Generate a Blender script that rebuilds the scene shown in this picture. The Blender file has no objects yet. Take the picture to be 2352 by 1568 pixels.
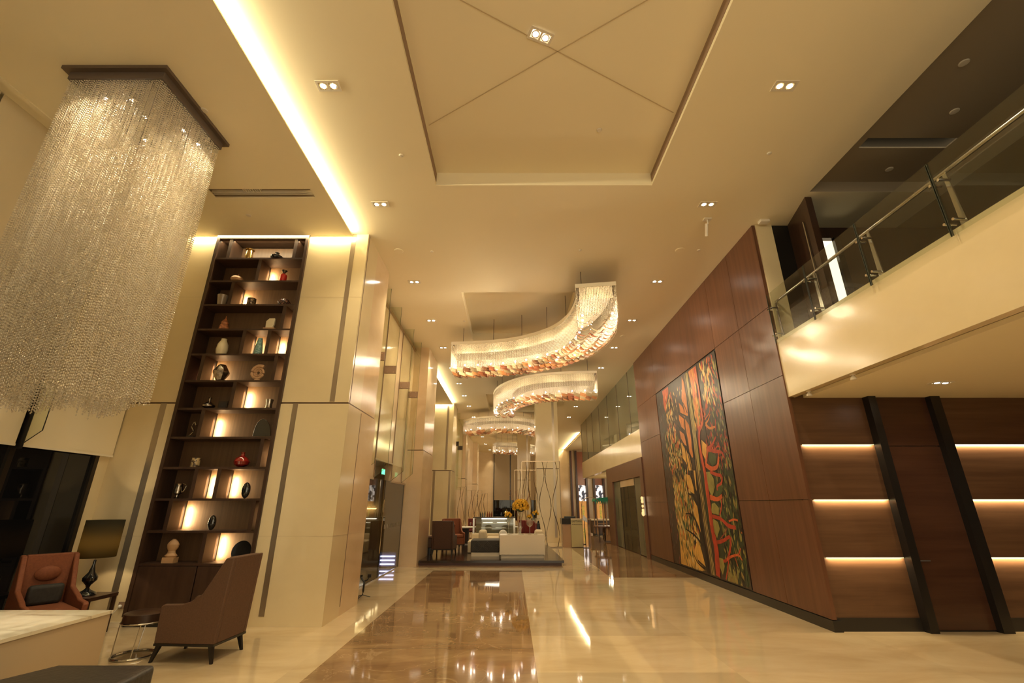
import bpy, bmesh, math, random
from mathutils import Vector, Matrix
R = math.radians
random.seed(7)
C = bpy.context.scene.collection
S = bpy.context.scene

# ------------------------------------------------------------ camera
cam = bpy.data.cameras.new('camera'); cam.lens = 15.995; cam.sensor_width = 36; cam.clip_end = 200; cam.clip_start = 0.05
co = bpy.data.objects.new('camera', cam); C.objects.link(co)
co.location = (0, 0, 1.5); co.rotation_euler = (R(90) + math.atan(374/1045), 0, 0)
S.camera = co
# ------------------------------------------------------------ world, exposure
w = bpy.data.worlds.new('world'); S.world = w; w.use_nodes = True
w.node_tree.nodes['Background'].inputs[0].default_value = (1.0, .85, .58, 1)
w.node_tree.nodes['Background'].inputs[1].default_value = 0.85
S.view_settings.view_transform = 'Standard'; S.view_settings.look = 'None'
S.view_settings.exposure = 1.3; S.view_settings.gamma = 1.0; S.view_settings.use_curve_mapping = False
cy = S.cycles
cy.use_denoising = True; cy.max_bounces = 8; cy.diffuse_bounces = 4; cy.glossy_bounces = 4
cy.transmission_bounces = 6; cy.transparent_max_bounces = 12
cy.caustics_reflective = False; cy.caustics_refractive = False
cy.sample_clamp_indirect = 5; cy.sample_clamp_direct = 30; cy.blur_glossy = 0.5

WARM = (1.0, .83, .54)
def light(name, kind, loc, energy, color=WARM, rot=(0,0,0), size=None, sy=None, spot=None, blend=.5, rad=.03, spec=1.0):
    d = bpy.data.lights.new(name, kind); d.energy = energy; d.color = color
    if kind == 'AREA':
        d.shape = 'RECTANGLE'; d.size = size; d.size_y = sy
    else:
        d.shadow_soft_size = rad
    if kind == 'SPOT': d.spot_size = R(spot); d.spot_blend = blend
    d.specular_factor = spec
    o = bpy.data.objects.new(name, d); C.objects.link(o); o.location = loc; o.rotation_euler = rot
    return o

# cove strips (in the slots above the dropped ceilings)
K_COVE = (1.0, .85, .52)
light('cove_light', 'AREA', (-2.775, 2.3, 5.865), 70, K_COVE, (0, R(-97), 0), .05, 8.8)
light('cove_light', 'AREA', (-2.775, 17.7, 5.865), 40, K_COVE, (0, R(-97), 0), .05, 6.0)
light('cove_light', 'AREA', (4.43, 34.7, 5.865), 60, K_COVE, (0, R(97), 0), .05, 9.4)
light('wall_wash', 'AREA', (-4.15, 6.765, 5.87), 16, K_COVE, (R(8), 0, 0), 2.85, .03)
light('wall_wash', 'AREA', (-3.3, 20.75, 5.87), 7, K_COVE, (R(8), 0, 0), 1.0, .03)
light('wall_wash', 'AREA', (-4.29, 6.845, 5.795), 3.5, K_COVE, (R(35), 0, 0), 1.46, .012)
light('wall_wash', 'AREA', (-5.72, 2.5, 6.02), 85, (1, .88, .50), (0, R(14), 0), .05, 8.0)
# twin ceiling downlights: x, y, z, power
DL = [(-2.06, 1.72), (3.06, 1.72), (-2.06, 3.84), (3.06, 3.84), (-2.06, 5.98), (3.06, 5.98), (-2.06, 8.62), (3.06, 8.6),
      (-2.06, 10.76), (3.06, 10.74), (-2.06, 12.9), (3.06, 12.9), (-2.06, 15.04), (3.06, 15.04), (-2.06, 17.2), (3.06, 17.2),
      (-2.06, 19.3), (3.06, 19.4), (-2.06, 21.5), (3.06, 21.6), (-2.06, 24.4), (3.06, 24.4), (-2.06, 28.0), (-2.06, 32.0), (-2.06, 36.0), (-1.9, 40.0)]
for x, y in DL:
    light('downlight_beam', 'SPOT', (x, y, 5.88), 22 if x < 0 and y < 3 else 40 if y < 3 else 58, WARM, (0, 0, 0), spot=118, blend=.9, rad=.04)
for x, y in ((3.06, -.6), (.5, -.6)):
    light('downlight_beam', 'SPOT', (x, y, 5.88), 42, WARM, (0, 0, 0), spot=125, blend=.9, rad=.04)
light('downlight_beam', 'SPOT', (.3, 3.45, 6.08), 55, WARM, spot=118, blend=.9, rad=.04)
light('downlight_beam', 'SPOT', (5.5, 5.7, 2.95), 16, WARM, spot=130, blend=.9, rad=.04)
light('downlight_beam', 'SPOT', (5.5, 3.6, 2.95), 16, WARM, spot=130, blend=.9, rad=.04)

# ------------------------------------------------------------ materials
def nd(nt, t, **kw):
    n = nt.nodes.new(t)
    for k, v in kw.items(): setattr(n, k, v)
    return n
def mat(name, col, rough=.5, metal=0, spec=.5, coat=0, noise=None, bump=0, emit=None, es=0, alpha=1, trans=0, ior=1.5, sub=None):
    """noise = (second colour, scale xyz, detail, low, high)"""
    m = bpy.data.materials.new(name); m.use_nodes = True; nt = m.node_tree
    b = nt.nodes['Principled BSDF']; I = b.inputs
    I['Base Color'].default_value = (*col, 1); I['Roughness'].default_value = rough; I['Metallic'].default_value = metal
    I['Specular IOR Level'].default_value = spec; I['Coat Weight'].default_value = coat; I['IOR'].default_value = ior
    I['Coat Roughness'].default_value = .03
    I['Alpha'].default_value = alpha; I['Transmission Weight'].default_value = trans
    if emit: I['Emission Color'].default_value = (*emit, 1); I['Emission Strength'].default_value = es
    if noise:
        c2, sc, det, lo, hi = noise
        tc = nd(nt, 'ShaderNodeTexCoord'); mp = nd(nt, 'ShaderNodeMapping'); mp.inputs['Scale'].default_value = sc
        nt.links.new(tc.outputs['Object'], mp.inputs[0])
        nz = nd(nt, 'ShaderNodeTexNoise'); nz.inputs['Detail'].default_value = det; nz.inputs['Scale'].default_value = 1; nz.inputs['Roughness'].default_value = .6
        nt.links.new(mp.outputs[0], nz.inputs['Vector'])
        mr = nd(nt, 'ShaderNodeMapRange'); mr.inputs[1].default_value = lo; mr.inputs[2].default_value = hi
        nt.links.new(nz.outputs[0], mr.inputs[0])
        mx = nd(nt, 'ShaderNodeMix', data_type='RGBA'); mx.inputs[6].default_value = (*col, 1); mx.inputs[7].default_value = (*c2, 1)
        nt.links.new(mr.outputs[0], mx.inputs[0]); nt.links.new(mx.outputs[2], I['Base Color'])
        if bump:
            bp = nd(nt, 'ShaderNodeBump'); bp.inputs['Strength'].default_value = bump; bp.inputs['Distance'].default_value = .01
            nt.links.new(nz.outputs[0], bp.inputs['Height']); nt.links.new(bp.outputs[0], I['Normal'])
    return m
def emis(name, col, s):
    return mat(name, (0, 0, 0), .6, emit=col, es=s)
def glass(name, tint, refl=.08, clear=.9, rough=.01, top=.9):
    """thin architectural glass: mostly see-through tint plus a mirror share"""
    m = bpy.data.materials.new(name); m.use_nodes = True; nt = m.node_tree; nt.nodes.clear()
    out = nd(nt, 'ShaderNodeOutputMaterial'); tr = nd(nt, 'ShaderNodeBsdfTransparent'); gl = nd(nt, 'ShaderNodeBsdfGlossy')
    df = nd(nt, 'ShaderNodeBsdfDiffuse'); df.inputs[0].default_value = (*tint, 1)
    tr.inputs[0].default_value = (*tint, 1); gl.inputs['Roughness'].default_value = rough; gl.inputs[0].default_value = (.95, .95, .95, 1)
    m1 = nd(nt, 'ShaderNodeMixShader'); m1.inputs[0].default_value = clear
    nt.links.new(df.outputs[0], m1.inputs[1]); nt.links.new(tr.outputs[0], m1.inputs[2])
    lw = nd(nt, 'ShaderNodeLayerWeight'); lw.inputs[0].default_value = .5      # Schlick curve, the same from both faces
    pw = nd(nt, 'ShaderNodeMath', operation='POWER'); pw.inputs[1].default_value = 5; nt.links.new(lw.outputs['Facing'], pw.inputs[0])
    ad = nd(nt, 'ShaderNodeMath', operation='MULTIPLY_ADD'); ad.inputs[1].default_value = top - refl; ad.inputs[2].default_value = .03 + refl; ad.use_clamp = True
    nt.links.new(pw.outputs[0], ad.inputs[0])
    m2 = nd(nt, 'ShaderNodeMixShader'); nt.links.new(ad.outputs[0], m2.inputs[0])
    nt.links.new(m1.outputs[0], m2.inputs[1]); nt.links.new(gl.outputs[0], m2.inputs[2]); nt.links.new(m2.outputs[0], out.inputs[0])
    return m
def beadmat(name, col, tl, gloss=.35):
    m = bpy.data.materials.new(name); m.use_nodes = True; nt = m.node_tree; nt.nodes.clear()
    out = nd(nt, 'ShaderNodeOutputMaterial'); df = nd(nt, 'ShaderNodeBsdfDiffuse'); ts = nd(nt, 'ShaderNodeBsdfTranslucent'); gl = nd(nt, 'ShaderNodeBsdfGlossy')
    df.inputs[0].default_value = (*col, 1); ts.inputs[0].default_value = (*tl, 1); gl.inputs[0].default_value = (1, 1, 1, 1); gl.inputs['Roughness'].default_value = .12
    a = nd(nt, 'ShaderNodeMixShader'); a.inputs[0].default_value = .5; b = nd(nt, 'ShaderNodeMixShader'); b.inputs[0].default_value = gloss
    nt.links.new(df.outputs[0], a.inputs[1]); nt.links.new(ts.outputs[0], a.inputs[2]); nt.links.new(a.outputs[0], b.inputs[1]); nt.links.new(gl.outputs[0], b.inputs[2])
    nt.links.new(b.outputs[0], out.inputs[0]); return m

M = {}
M['ceiling'] = mat('ceiling_paint', (.86, .765, .54), .7)
M['ceiling_shaded'] = mat('ceiling_paint_shaded', (.36, .29, .20), .8)  # ceiling paint darkened, the dimness of the recesses put into the colour
M['marble'] = mat('cream_marble', (.74, .62, .385), .16, spec=.5, noise=((.67, .55, .33), (.8, .8, 1.1), 6, .35, .75))
M['marble2'] = mat('peach_marble', (.74, .58, .38), .12, spec=.5, noise=((.65, .48, .29), (.9, .9, 1.4), 6, .35, .75))
M['groove'] = mat('shadow_gap', (.16, .10, .06), .6)
M['inlay'] = mat('bronze_mirror_inlay', (.42, .35, .26), .30, metal=.8)
M['brass'] = mat('brushed_bronze', (.50, .38, .24), .3, metal=1)
M['steel'] = mat('stainless_steel', (.62, .60, .56), .22, metal=1)
M['chrome'] = mat('polished_chrome', (.85, .82, .78), .06, metal=1)
M['wood'] = mat('red_brown_veneer', (.160, .070, .037), .30, spec=.4, noise=((.105, .045, .024), (14, 14, .7), 5, .3, .7))
M['wood_h'] = mat('walnut_veneer_horizontal', (.15, .078, .040), .34, noise=((.09, .043, .022), (.6, 1, 12), 5, .3, .7))
M['wood_dark'] = mat('dark_walnut', (.055, .026, .014), .35, noise=((.032, .015, .009), (12, 12, .8), 4, .3, .7))
M['wood_shelf'] = mat('bookcase_walnut', (.062, .031, .017), .42, noise=((.038, .018, .010), (14, 14, .8), 5, .3, .7))
M['wood_back'] = mat('bookcase_back_walnut', (.15, .080, .036), .45, noise=((.10, .052, .024), (30, 30, .8), 5, .3, .7))
M['black'] = mat('black_lacquer', (.012, .010, .009), .3)
M['plinth'] = mat('black_granite', (.020, .017, .015), .3)
M['glass_fin'] = glass('green_tint_glass', (.93, .95, .88), .02, 1)
M['glass_clear'] = glass('clear_glass', (.90, .92, .89), .02, 1)
M['glass_vase'] = glass('vase_glass', (.88, .90, .86), .10, .9)
M['glass_door'] = glass('tinted_door_glass', (.66, .64, .55), .06, 1, top=.6)
M['lift_glass'] = glass('lift_lobby_glass', (.60, .60, .52), .01, 1, top=.4)
M['glass_green'] = glass('green_mirror_glass', (.34, .35, .24), .16, .60)
M['glass_green2'] = glass('frosted_green_glass', (.20, .21, .14), .05, .35, top=.45)
M['glass_night'] = mat('night_window_glass', (.006, .006, .007), .02, spec=.5)
M['blind'] = mat('cream_roller_blind', (.72, .62, .42), .85)
M['white'] = mat('white_lacquer', (.74, .66, .50), .25)
M['stone_top'] = mat('cream_stone_top', (.74, .66, .48), .12, noise=((.25, .18, .10), (1.2, 9, 4), 6, .60, .72))
M['trimlight'] = mat('fixture_trim', (.75, .68, .55), .4)
M['bulb'] = emis('lamp_glow', (1.0, .90, .76), 30)
M['bulb_soft'] = emis('lamp_glow_soft', (1.0, .78, .45), 14)
M['led'] = emis('led_strip', (1.0, .72, .30), .8)
M['led2'] = emis('led_strip_bright', (1.0, .78, .42), 2.2)
M['bead'] = beadmat('crystal_bead', (.88, .76, .54), (.92, .80, .58), .35)
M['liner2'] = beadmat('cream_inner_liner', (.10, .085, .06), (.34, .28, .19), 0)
M['bead2'] = beadmat('crystal_chain', (.98, .90, .76), (1, .93, .8), .25)
for k, c_ in dict(tile_amber=(.20, .085, .032), tile_brown=(.09, .038, .018), tile_cream=(.30, .21, .12), tile_olive=(.13, .095, .05), tile_red=(.14, .045, .02)).items():
    M[k] = beadmat(k.replace('tile', 'glass_tile'), c_, tuple(min(1, v*1.5) for v in c_), .18)
M['plate'] = mat('taupe_plate', (.14, .115, .08), .8)
M['liner'] = mat('cream_fabric_liner', (.90, .82, .66), .7)
M['brown_fabric'] = mat('brown_upholstery', (.125, .062, .032), .75, noise=((.095, .047, .024), (60, 60, 60), 3, .3, .7), bump=.1)
M['dkbrown_fabric'] = mat('dark_brown_upholstery', (.085, .036, .018), .6, noise=((.06, .026, .013), (60, 60, 60), 3, .3, .7))
M['orange_fabric'] = mat('burnt_orange_upholstery', (.235, .070, .024), .75, noise=((.18, .05, .018), (50, 50, 50), 3, .3, .7), bump=.1)
M['maroon'] = mat('maroon_upholstery', (.16, .016, .012), .55)
M['char_fabric'] = mat('charcoal_fabric', (.030, .027, .024), .7, noise=((.018, .016, .014), (30, 30, 30), 3, .3, .7))
M['pattern'] = mat('charcoal_damask', (.035, .030, .025), .6)
M['cream_fabric'] = mat('cream_upholstery', (.70, .60, .42), .8)
M['lampshade'] = mat('black_lampshade', (.035, .03, .022), .8, emit=(1, .6, .25), es=0)
M['leather'] = mat('black_leather', (.018, .016, .014), .4, noise=((.030, .026, .022), (25, 25, 25), 4, .4, .6), bump=.3)
M['platform'] = mat('dark_polished_timber', (.035, .018, .012), .14, noise=((.020, .011, .008), (1.2, 9, 1), 4, .3, .7))
M['paper'] = mat('white_plastic', (.72, .70, .64), .5)
M['dark_metal'] = mat('dark_bronze_metal', (.05, .038, .028), .3, metal=.7)

# floor material: cream marble field, brown marble carpets, joints
def floor_mat():
    m = bpy.data.materials.new('polished_marble_floor'); m.use_nodes = True; nt = m.node_tree; b = nt.nodes['Principled BSDF']; L = nt.links.new
    tc = nd(nt, 'ShaderNodeTexCoord'); sx = nd(nt, 'ShaderNodeSeparateXYZ'); L(tc.outputs['Object'], sx.inputs[0])
    def cmp(out, lo, hi):
        a = nd(nt, 'ShaderNodeMath', operation='GREATER_THAN'); a.inputs[1].default_value = lo; L(out, a.inputs[0])
        c = nd(nt, 'ShaderNodeMath', operation='LESS_THAN'); c.inputs[1].default_value = hi; L(out, c.inputs[0])
        p = nd(nt, 'ShaderNodeMath', operation='MULTIPLY'); L(a.outputs[0], p.inputs[0]); L(c.outputs[0], p.inputs[1]); return p.outputs[0]
    def mul(a, b2):
        p = nd(nt, 'ShaderNodeMath', operation='MULTIPLY'); L(a, p.inputs[0]); L(b2, p.inputs[1]); return p.outputs[0]
    def mx(a, b2):
        p = nd(nt, 'ShaderNodeMath', operation='MAXIMUM'); L(a, p.inputs[0]); L(b2, p.inputs[1]); return p.outputs[0]
    X, Y = sx.outputs[0], sx.outputs[1]
    z1 = mul(cmp(X, -1.90, .235), cmp(Y, -9, 12.2)); z2 = mul(cmp(X, 2.15, 4.3), cmp(Y, 11.06, 60))
    z3 = mul(cmp(X, -2.5, 1.3), cmp(Y, 12.75, 13.3))
    mp = nd(nt, 'ShaderNodeMapping'); mp.inputs['Scale'].default_value = (.55, 1.3, 1); L(tc.outputs['Object'], mp.inputs[0])
    n1 = nd(nt, 'ShaderNodeTexNoise'); n1.inputs['Scale'].default_value = 1.3; n1.inputs['Detail'].default_value = 8; n1.inputs['Roughness'].default_value = .62; n1.inputs['Distortion'].default_value = .8; L(mp.outputs[0], n1.inputs['Vector'])
    n2 = nd(nt, 'ShaderNodeTexNoise'); n2.inputs['Scale'].default_value = .9; n2.inputs['Detail'].default_value = 7; n2.inputs['Distortion'].default_value = 2.2; L(tc.outputs['Object'], n2.inputs['Vector'])
    # per-slab tone: white noise over slab index
    fl = nd(nt, 'ShaderNodeVectorMath', operation='SNAP'); fl.inputs[1].default_value = (2.13, 1.28, 10); L(tc.outputs['Object'], fl.inputs[0])
    wn = nd(nt, 'ShaderNodeTexWhiteNoise'); L(fl.outputs[0], wn.inputs['Vector'])
    def ramp(src, stops):
        r = nd(nt, 'ShaderNodeValToRGB'); L(src, r.inputs[0]); e = r.color_ramp.elements
        e[0].position, e[0].color = stops[0][0], (*stops[0][1], 1); e[1].position, e[1].color = stops[-1][0], (*stops[-1][1], 1)
        for p, c_ in stops[1:-1]:
            q = e.new(p); q.color = (*c_, 1)
        return r.outputs[0]
    cream = ramp(n1.outputs[0], [(.3, (.53, .39, .215)), (.5, (.62, .48, .285)), (.7, (.68, .54, .34))])
    brown = ramp(n1.outputs[0], [(.30, (.19, .105, .048)), (.46, (.26, .15, .070)), (.56, (.32, .195, .092)), (.72, (.43, .28, .14))])
    vein = nd(nt, 'ShaderNodeMapRange'); vein.inputs[1].default_value = .492; vein.inputs[2].default_value = .5; L(n2.outputs[0], vein.inputs[0])
    v2 = nd(nt, 'ShaderNodeMapRange'); v2.inputs[1].default_value = .508; v2.inputs[2].default_value = .5; L(n2.outputs[0], v2.inputs[0])
    vv = nd(nt, 'ShaderNodeMath', operation='MULTIPLY'); L(vein.outputs[0], vv.inputs[0]); L(v2.outputs[0], vv.inputs[1])
    vs = nd(nt, 'ShaderNodeMath', operation='MULTIPLY'); L(vv.outputs[0], vs.inputs[0]); vs.inputs[1].default_value = .35
    mb = nd(nt, 'ShaderNodeMix', data_type='RGBA'); L(vs.outputs[0], mb.inputs[0]); L(brown, mb.inputs[6]); mb.inputs[7].default_value = (.66, .47, .27, 1)
    ms = nd(nt, 'ShaderNodeMix', data_type='RGBA'); L(mx(z1, mx(z2, z3)), ms.inputs[0]); L(cream, ms.inputs[6]); L(mb.outputs[2], ms.inputs[7])
    tn = nd(nt, 'ShaderNodeMapRange'); tn.inputs[3].default_value = .86; tn.inputs[4].default_value = 1.04; L(wn.outputs[0], tn.inputs[0])
    mt = nd(nt, 'ShaderNodeVectorMath', operation='SCALE'); L(ms.outputs[2], mt.inputs[0]); L(tn.outputs[0], mt.inputs['Scale'])
    # joints across the brown strip
    acc = None
    for yj in (5.87, 6.62, 7.2, 8.22, 9.5, 10.8):
        j = mul(cmp(Y, yj, yj + .010), z1); acc = j if acc is None else mx(acc, j)
    js = nd(nt, 'ShaderNodeMath', operation='MULTIPLY'); L(acc, js.inputs[0]); js.inputs[1].default_value = .75
    mj = nd(nt, 'ShaderNodeMix', data_type='RGBA'); L(js.outputs[0], mj.inputs[0]); L(mt.outputs[0], mj.inputs[6]); mj.inputs[7].default_value = (.10, .05, .02, 1)
    L(mj.outputs[2], b.inputs['Base Color'])
    b.inputs['Roughness'].default_value = .045; b.inputs['Specular IOR Level'].default_value = .75
    bm_ = nd(nt, 'ShaderNodeTexNoise'); bm_.inputs['Scale'].default_value = 1.6; bm_.inputs['Detail'].default_value = 1; L(tc.outputs['Object'], bm_.inputs['Vector'])
    bp = nd(nt, 'ShaderNodeBump'); bp.inputs['Strength'].default_value = .05; bp.inputs['Distance'].default_value = .02; L(bm_.outputs[0], bp.inputs['Height']); L(bp.outputs[0], b.inputs['Normal'])
    return m
M['floor'] = floor_mat()

# ------------------------------------------------------------ mesh helpers
def wloc(p):
    v = Vector((0, 0, 0))
    while p is not None: v += p.location; p = p.parent
    return v
class MB:
    def __init__(s): s.v = []; s.f = []
    def add(s, vs, fs):
        n = len(s.v); s.v += [tuple(v) for v in vs]; s.f += [tuple(i + n for i in f) for f in fs]; return s
    def box(s, x0, x1, y0, y1, z0, z1):
        return s.add([(x0,y0,z0),(x1,y0,z0),(x1,y1,z0),(x0,y1,z0),(x0,y0,z1),(x1,y0,z1),(x1,y1,z1),(x0,y1,z1)],
                     [(0,3,2,1),(4,5,6,7),(0,1,5,4),(1,2,6,5),(2,3,7,6),(3,0,4,7)])
    def prism(s, pts, axis, a, b):
        """2-D outline (counter-clockwise or not) extruded along axis from a to b"""
        n = len(pts)
        def P(p, t): return {'x': (t, p[0], p[1]), 'y': (p[0], t, p[1]), 'z': (p[0], p[1], t)}[axis]
        return s.add([P(p, a) for p in pts] + [P(p, b) for p in pts],
                     [tuple(range(n))[::-1], tuple(range(n, 2*n))] + [(i, (i+1) % n, (i+1) % n + n, i + n) for i in range(n)])
    def lathe(s, prof, c=(0,0,0), n=24, cap=True):
        vs = []; fs = []
        for r, z in prof:
            for k in range(n):
                a = 2*math.pi*k/n; vs.append((c[0] + r*math.cos(a), c[1] + r*math.sin(a), c[2] + z))
        m = len(prof)
        for i in range(m-1):
            for k in range(n):
                k2 = (k+1) % n; fs.append((i*n+k, i*n+k2, (i+1)*n+k2, (i+1)*n+k))
        if cap: fs.append(tuple(range(n))[::-1]); fs.append(tuple(range((m-1)*n, m*n)))
        return s.add(vs, fs)
    def tube(s, pts, r, n=8, closed=False):
        pts = [Vector(p) for p in pts]; m = len(pts); vs = []; fs = []
        rr = r if isinstance(r, (list, tuple)) else [r]*m
        up = Vector((0, 0, 1))
        for i, p in enumerate(pts):
            t = (pts[min(i+1, m-1)] - pts[max(i-1, 0)]).normalized()
            if closed: t = (pts[(i+1) % m] - pts[i-1]).normalized()
            a = t.cross(up)
            if a.length < .05: a = t.cross(Vector((1, 0, 0)))
            a.normalize(); b = a.cross(t)
            for k in range(n):
                q = 2*math.pi*k/n; vs.append(p + (a*math.cos(q) + b*math.sin(q))*rr[i])
        for i in range(m if closed else m-1):
            j = (i+1) % m
            for k in range(n): fs.append((i*n+k, i*n+(k+1) % n, j*n+(k+1) % n, j*n+k))
        if not closed: fs.append(tuple(range(n))[::-1]); fs.append(tuple(range((m-1)*n, m*n)))
        return s.add(vs, fs)
    def ball(s, c, r, n=12, m=8, sc=(1,1,1)):
        prof = [(max(1e-4, math.sin(math.pi*i/m))*r, -math.cos(math.pi*i/m)*r*sc[2]) for i in range(m+1)]
        k0 = len(s.v); s.lathe(prof, (0,0,0), n)
        for i in range(k0, len(s.v)):
            x, y, z = s.v[i]; s.v[i] = (c[0] + x*sc[0], c[1] + y*sc[1], c[2] + z)
        return s
    def rotz(s, a, c=(0, 0)):
        ca, sa = math.cos(a), math.sin(a)
        s.v = [(c[0] + (x-c[0])*ca - (y-c[1])*sa, c[1] + (x-c[0])*sa + (y-c[1])*ca, z) for x, y, z in s.v]; return s
    def build(s, name, m, parent=None, bev=0, smooth=False, sub=0):
        me = bpy.data.meshes.new(name); o0 = wloc(parent)
        me.from_pydata([(x-o0.x, y-o0.y, z-o0.z) for x, y, z in s.v], [], s.f); me.validate()
        bm = bmesh.new(); bm.from_mesh(me); bmesh.ops.recalc_face_normals(bm, faces=bm.faces); bm.to_mesh(me); bm.free()
        if m is not None: me.materials.append(M[m] if isinstance(m, str) else m)
        o = bpy.data.objects.new(name, me); C.objects.link(o); o.parent = parent
        if bev:
            b = o.modifiers.new('bevel', 'BEVEL'); b.width = bev; b.segments = 3; b.limit_method = 'ANGLE'; b.angle_limit = R(40)
        if sub:
            b = o.modifiers.new('sub', 'SUBSURF'); b.levels = sub; b.render_levels = sub
        if smooth or bev:
            me.shade_smooth()
            if not sub: 
                try: me.set_sharp_from_angle(angle=R(35))
                except Exception: pass
        return o
def box(*a): return MB().box(*a)
def tag(o, label, cat, group=None):
    o['label'] = label; o['category'] = cat
    if group: o['group'] = group
    return o
def thing(name, label, cat, loc, group=None, rz=0):
    o = bpy.data.objects.new(name, None); C.objects.link(o); o.location = loc; o.rotation_euler = (0, 0, rz); o.empty_display_size = .1
    return tag(o, label, cat, group)
def struct(name, mb, m, **k):
    o = mb.build(name, m, **k); o['kind'] = 'structure'; return o
def spart(name, mb, m, par, **k): return mb.build(name, m, par, **k)
def dup(root, loc, label, rz=None, group=None, name=None):
    r = root.copy(); C.objects.link(r); r.location = loc; r['label'] = label
    if rz is not None: r.rotation_euler = (0, 0, rz)
    if group: r['group'] = group
    def rec(a, b):
        for ch in list(a.children):
            c_ = ch.copy(); C.objects.link(c_); c_.parent = b; rec(ch, c_)
    rec(root, r); return r
def spline(pts, n):
    """Catmull-Rom resample to n+1 points evenly spaced in arc length"""
    P = [Vector(p) for p in pts]; P = [2*P[0]-P[1]] + P + [2*P[-1]-P[-2]]; out = []
    for i in range(1, len(P)-2):
        for k in range(24):
            t = k/24; a, b, c_, d = P[i-1], P[i], P[i+1], P[i+2]
            out.append(.5*((2*b) + (c_-a)*t + (2*a-5*b+4*c_-d)*t*t + (3*b-a-3*c_+d)*t**3))
    out.append(P[-2]); L = [0]
    for i in range(1, len(out)): L.append(L[-1] + (out[i]-out[i-1]).length)
    res = []; j = 0
    for k in range(n+1):
        s_ = L[-1]*k/n
        while j < len(L)-2 and L[j+1] < s_: j += 1
        u = (s_-L[j])/max(1e-9, L[j+1]-L[j]); res.append(out[j].lerp(out[j+1], min(1, u)))
    return res

# ============================================================ SETTING
ZC, ZD = 5.92, 5.83
struct('floor', box(-9, 13, -3, 44, -.2, 0), 'floor')
# ceiling with two recessed coffers (cells), built from slabs
def slab(mb, x0, x1, y0, y1, z0, z1, holes):
    xs = sorted({x0, x1, *[h[0] for h in holes], *[h[1] for h in holes]}); ys = sorted({y0, y1, *[h[2] for h in holes], *[h[3] for h in holes]})
    for j in range(len(ys)-1):
        run = None
        for i in range(len(xs)-1):
            cx, cyy = (xs[i]+xs[i+1])/2, (ys[j]+ys[j+1])/2
            hole = any(h[0] < cx < h[1] and h[2] < cyy < h[3] for h in holes)
            if not hole:
                if run is None: run = xs[i]
            if (hole or i == len(xs)-2) and run is not None:
                mb.box(run, xs[i] if hole else xs[i+1], ys[j], ys[j+1], z0, z1); run = None
HOLES = [(-1.12, 2.06, .4, 5.53), (-1.12, 1.42, 9.12, 12.25), (-1.12, 1.42, 19.0, 22.9), (-1.12, 1.42, 30.8, 34.0)]
mb = MB(); slab(mb, -2.86, 4.45, -3, 42, ZC, ZC+.04, HOLES)
struct('ceiling', mb, 'ceiling')
struct('ceiling', box(-6.2, -2.86, -3, 42, ZC+.005, ZC+.045), 'ceiling')
struct('ceiling', box(4.45, 12.5, 14.5, 42, ZC, ZC+.04), 'ceiling')
# coffer upstands and lids
for i, (x0, x1, y0, y1) in enumerate(HOLES):
    mb = MB(); h = 6.14
    mb.box(x0-.12, x1+.12, y0-.12, y1+.12, h, h+.04)
    z_ = ZC+.002; mb.box(x0-.04, x0+.001, y0, y1, z_, h).box(x1-.001, x1+.04, y0, y1, z_, h).box(x0-.04, x1+.04, y0-.04, y0+.001, z_, h).box(x0-.04, x1+.04, y1-.001, y1+.04, z_, h)
    struct('ceiling', mb, 'ceiling')
    # brown linear slots set along the two long upstands
    for sx_ in ((0, 1) if i == 0 else ()):
        xx = x0 + .004 if sx_ == 0 else x1 - .004
        o = MB().box(xx-.004, xx+.004, y0+.02, y1-.02, ZC+.05, h-.035).build('air_slot', 'brass')
        M.setdefault('slot', mat('brown_air_slot', (.30, .20, .13), .6)); o.data.materials[0] = M['slot']
        side = ('left', 'right')[sx_]; wh = ('nearest', 'second', 'third', 'farthest')[i]
        tag(o, f'brown linear air slot along the {side} edge of the nearest, largest ceiling recess', 'air vent')
# fine X-shaped joints in the lid of the first coffer
def strip(p, q, wd, z): 
    a = Vector((*p, z)); b = Vector((*q, z)); d = (b-a).normalized(); n_ = Vector((-d.y, d.x, 0))*wd/2
    return MB().add([a-n_, a+n_, b+n_, b-n_, (a-n_)+Vector((0,0,.01)), (a+n_)+Vector((0,0,.01)), (b+n_)+Vector((0,0,.01)), (b-n_)+Vector((0,0,.01))], [(0,1,2,3),(4,7,6,5),(0,4,5,1),(1,5,6,2),(2,6,7,3),(3,7,4,0)])
M['joint'] = mat('ceiling_joint', (.56, .44, .27), .7)
for k, (p, q) in enumerate((((-1.08, 4.62), (2.03, 2.6)), ((2.03, 4.42), (-1.08, 2.75)))):
    o = strip(p, q, .010, 6.134).build('trim_%d' % (k+1), 'joint'); o['kind'] = 'structure'
# dropped ceilings on the left, bay one and bay two
mb = MB(); slab(mb, -5.52, -2.73, -3, 6.72, ZD, ZD+.02, [(-4.45, -2.95, 5.50, 5.70)]); struct('ceiling', mb, 'ceiling')
mb = MB().box(-4.5, -2.9, 5.45, 5.5, ZD+.02, ZD+.07).box(-4.5, -2.9, 5.70, 5.75, ZD+.02, ZD+.07).box(-4.5, -2.9, 5.45, 5.75, ZD+.062, ZD+.07)
struct('ceiling', mb, 'ceiling_shaded')
M['vent'] = mat('vent_white', (.7, .64, .52), .5)
sv = thing('ceiling_vent', 'long slot air vent in the dropped ceiling just above the tall bookcase', 'air vent', (-3.7, 5.6, ZD+.03))
MB().box(-4.44, -2.96, 5.585, 5.59, ZD+.005, ZD+.045).build('blade', 'vent', sv); MB().box(-4.44, -2.96, 5.63, 5.635, ZD+.005, ZD+.045).build('blade', 'vent', sv)
mb = MB()
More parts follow.
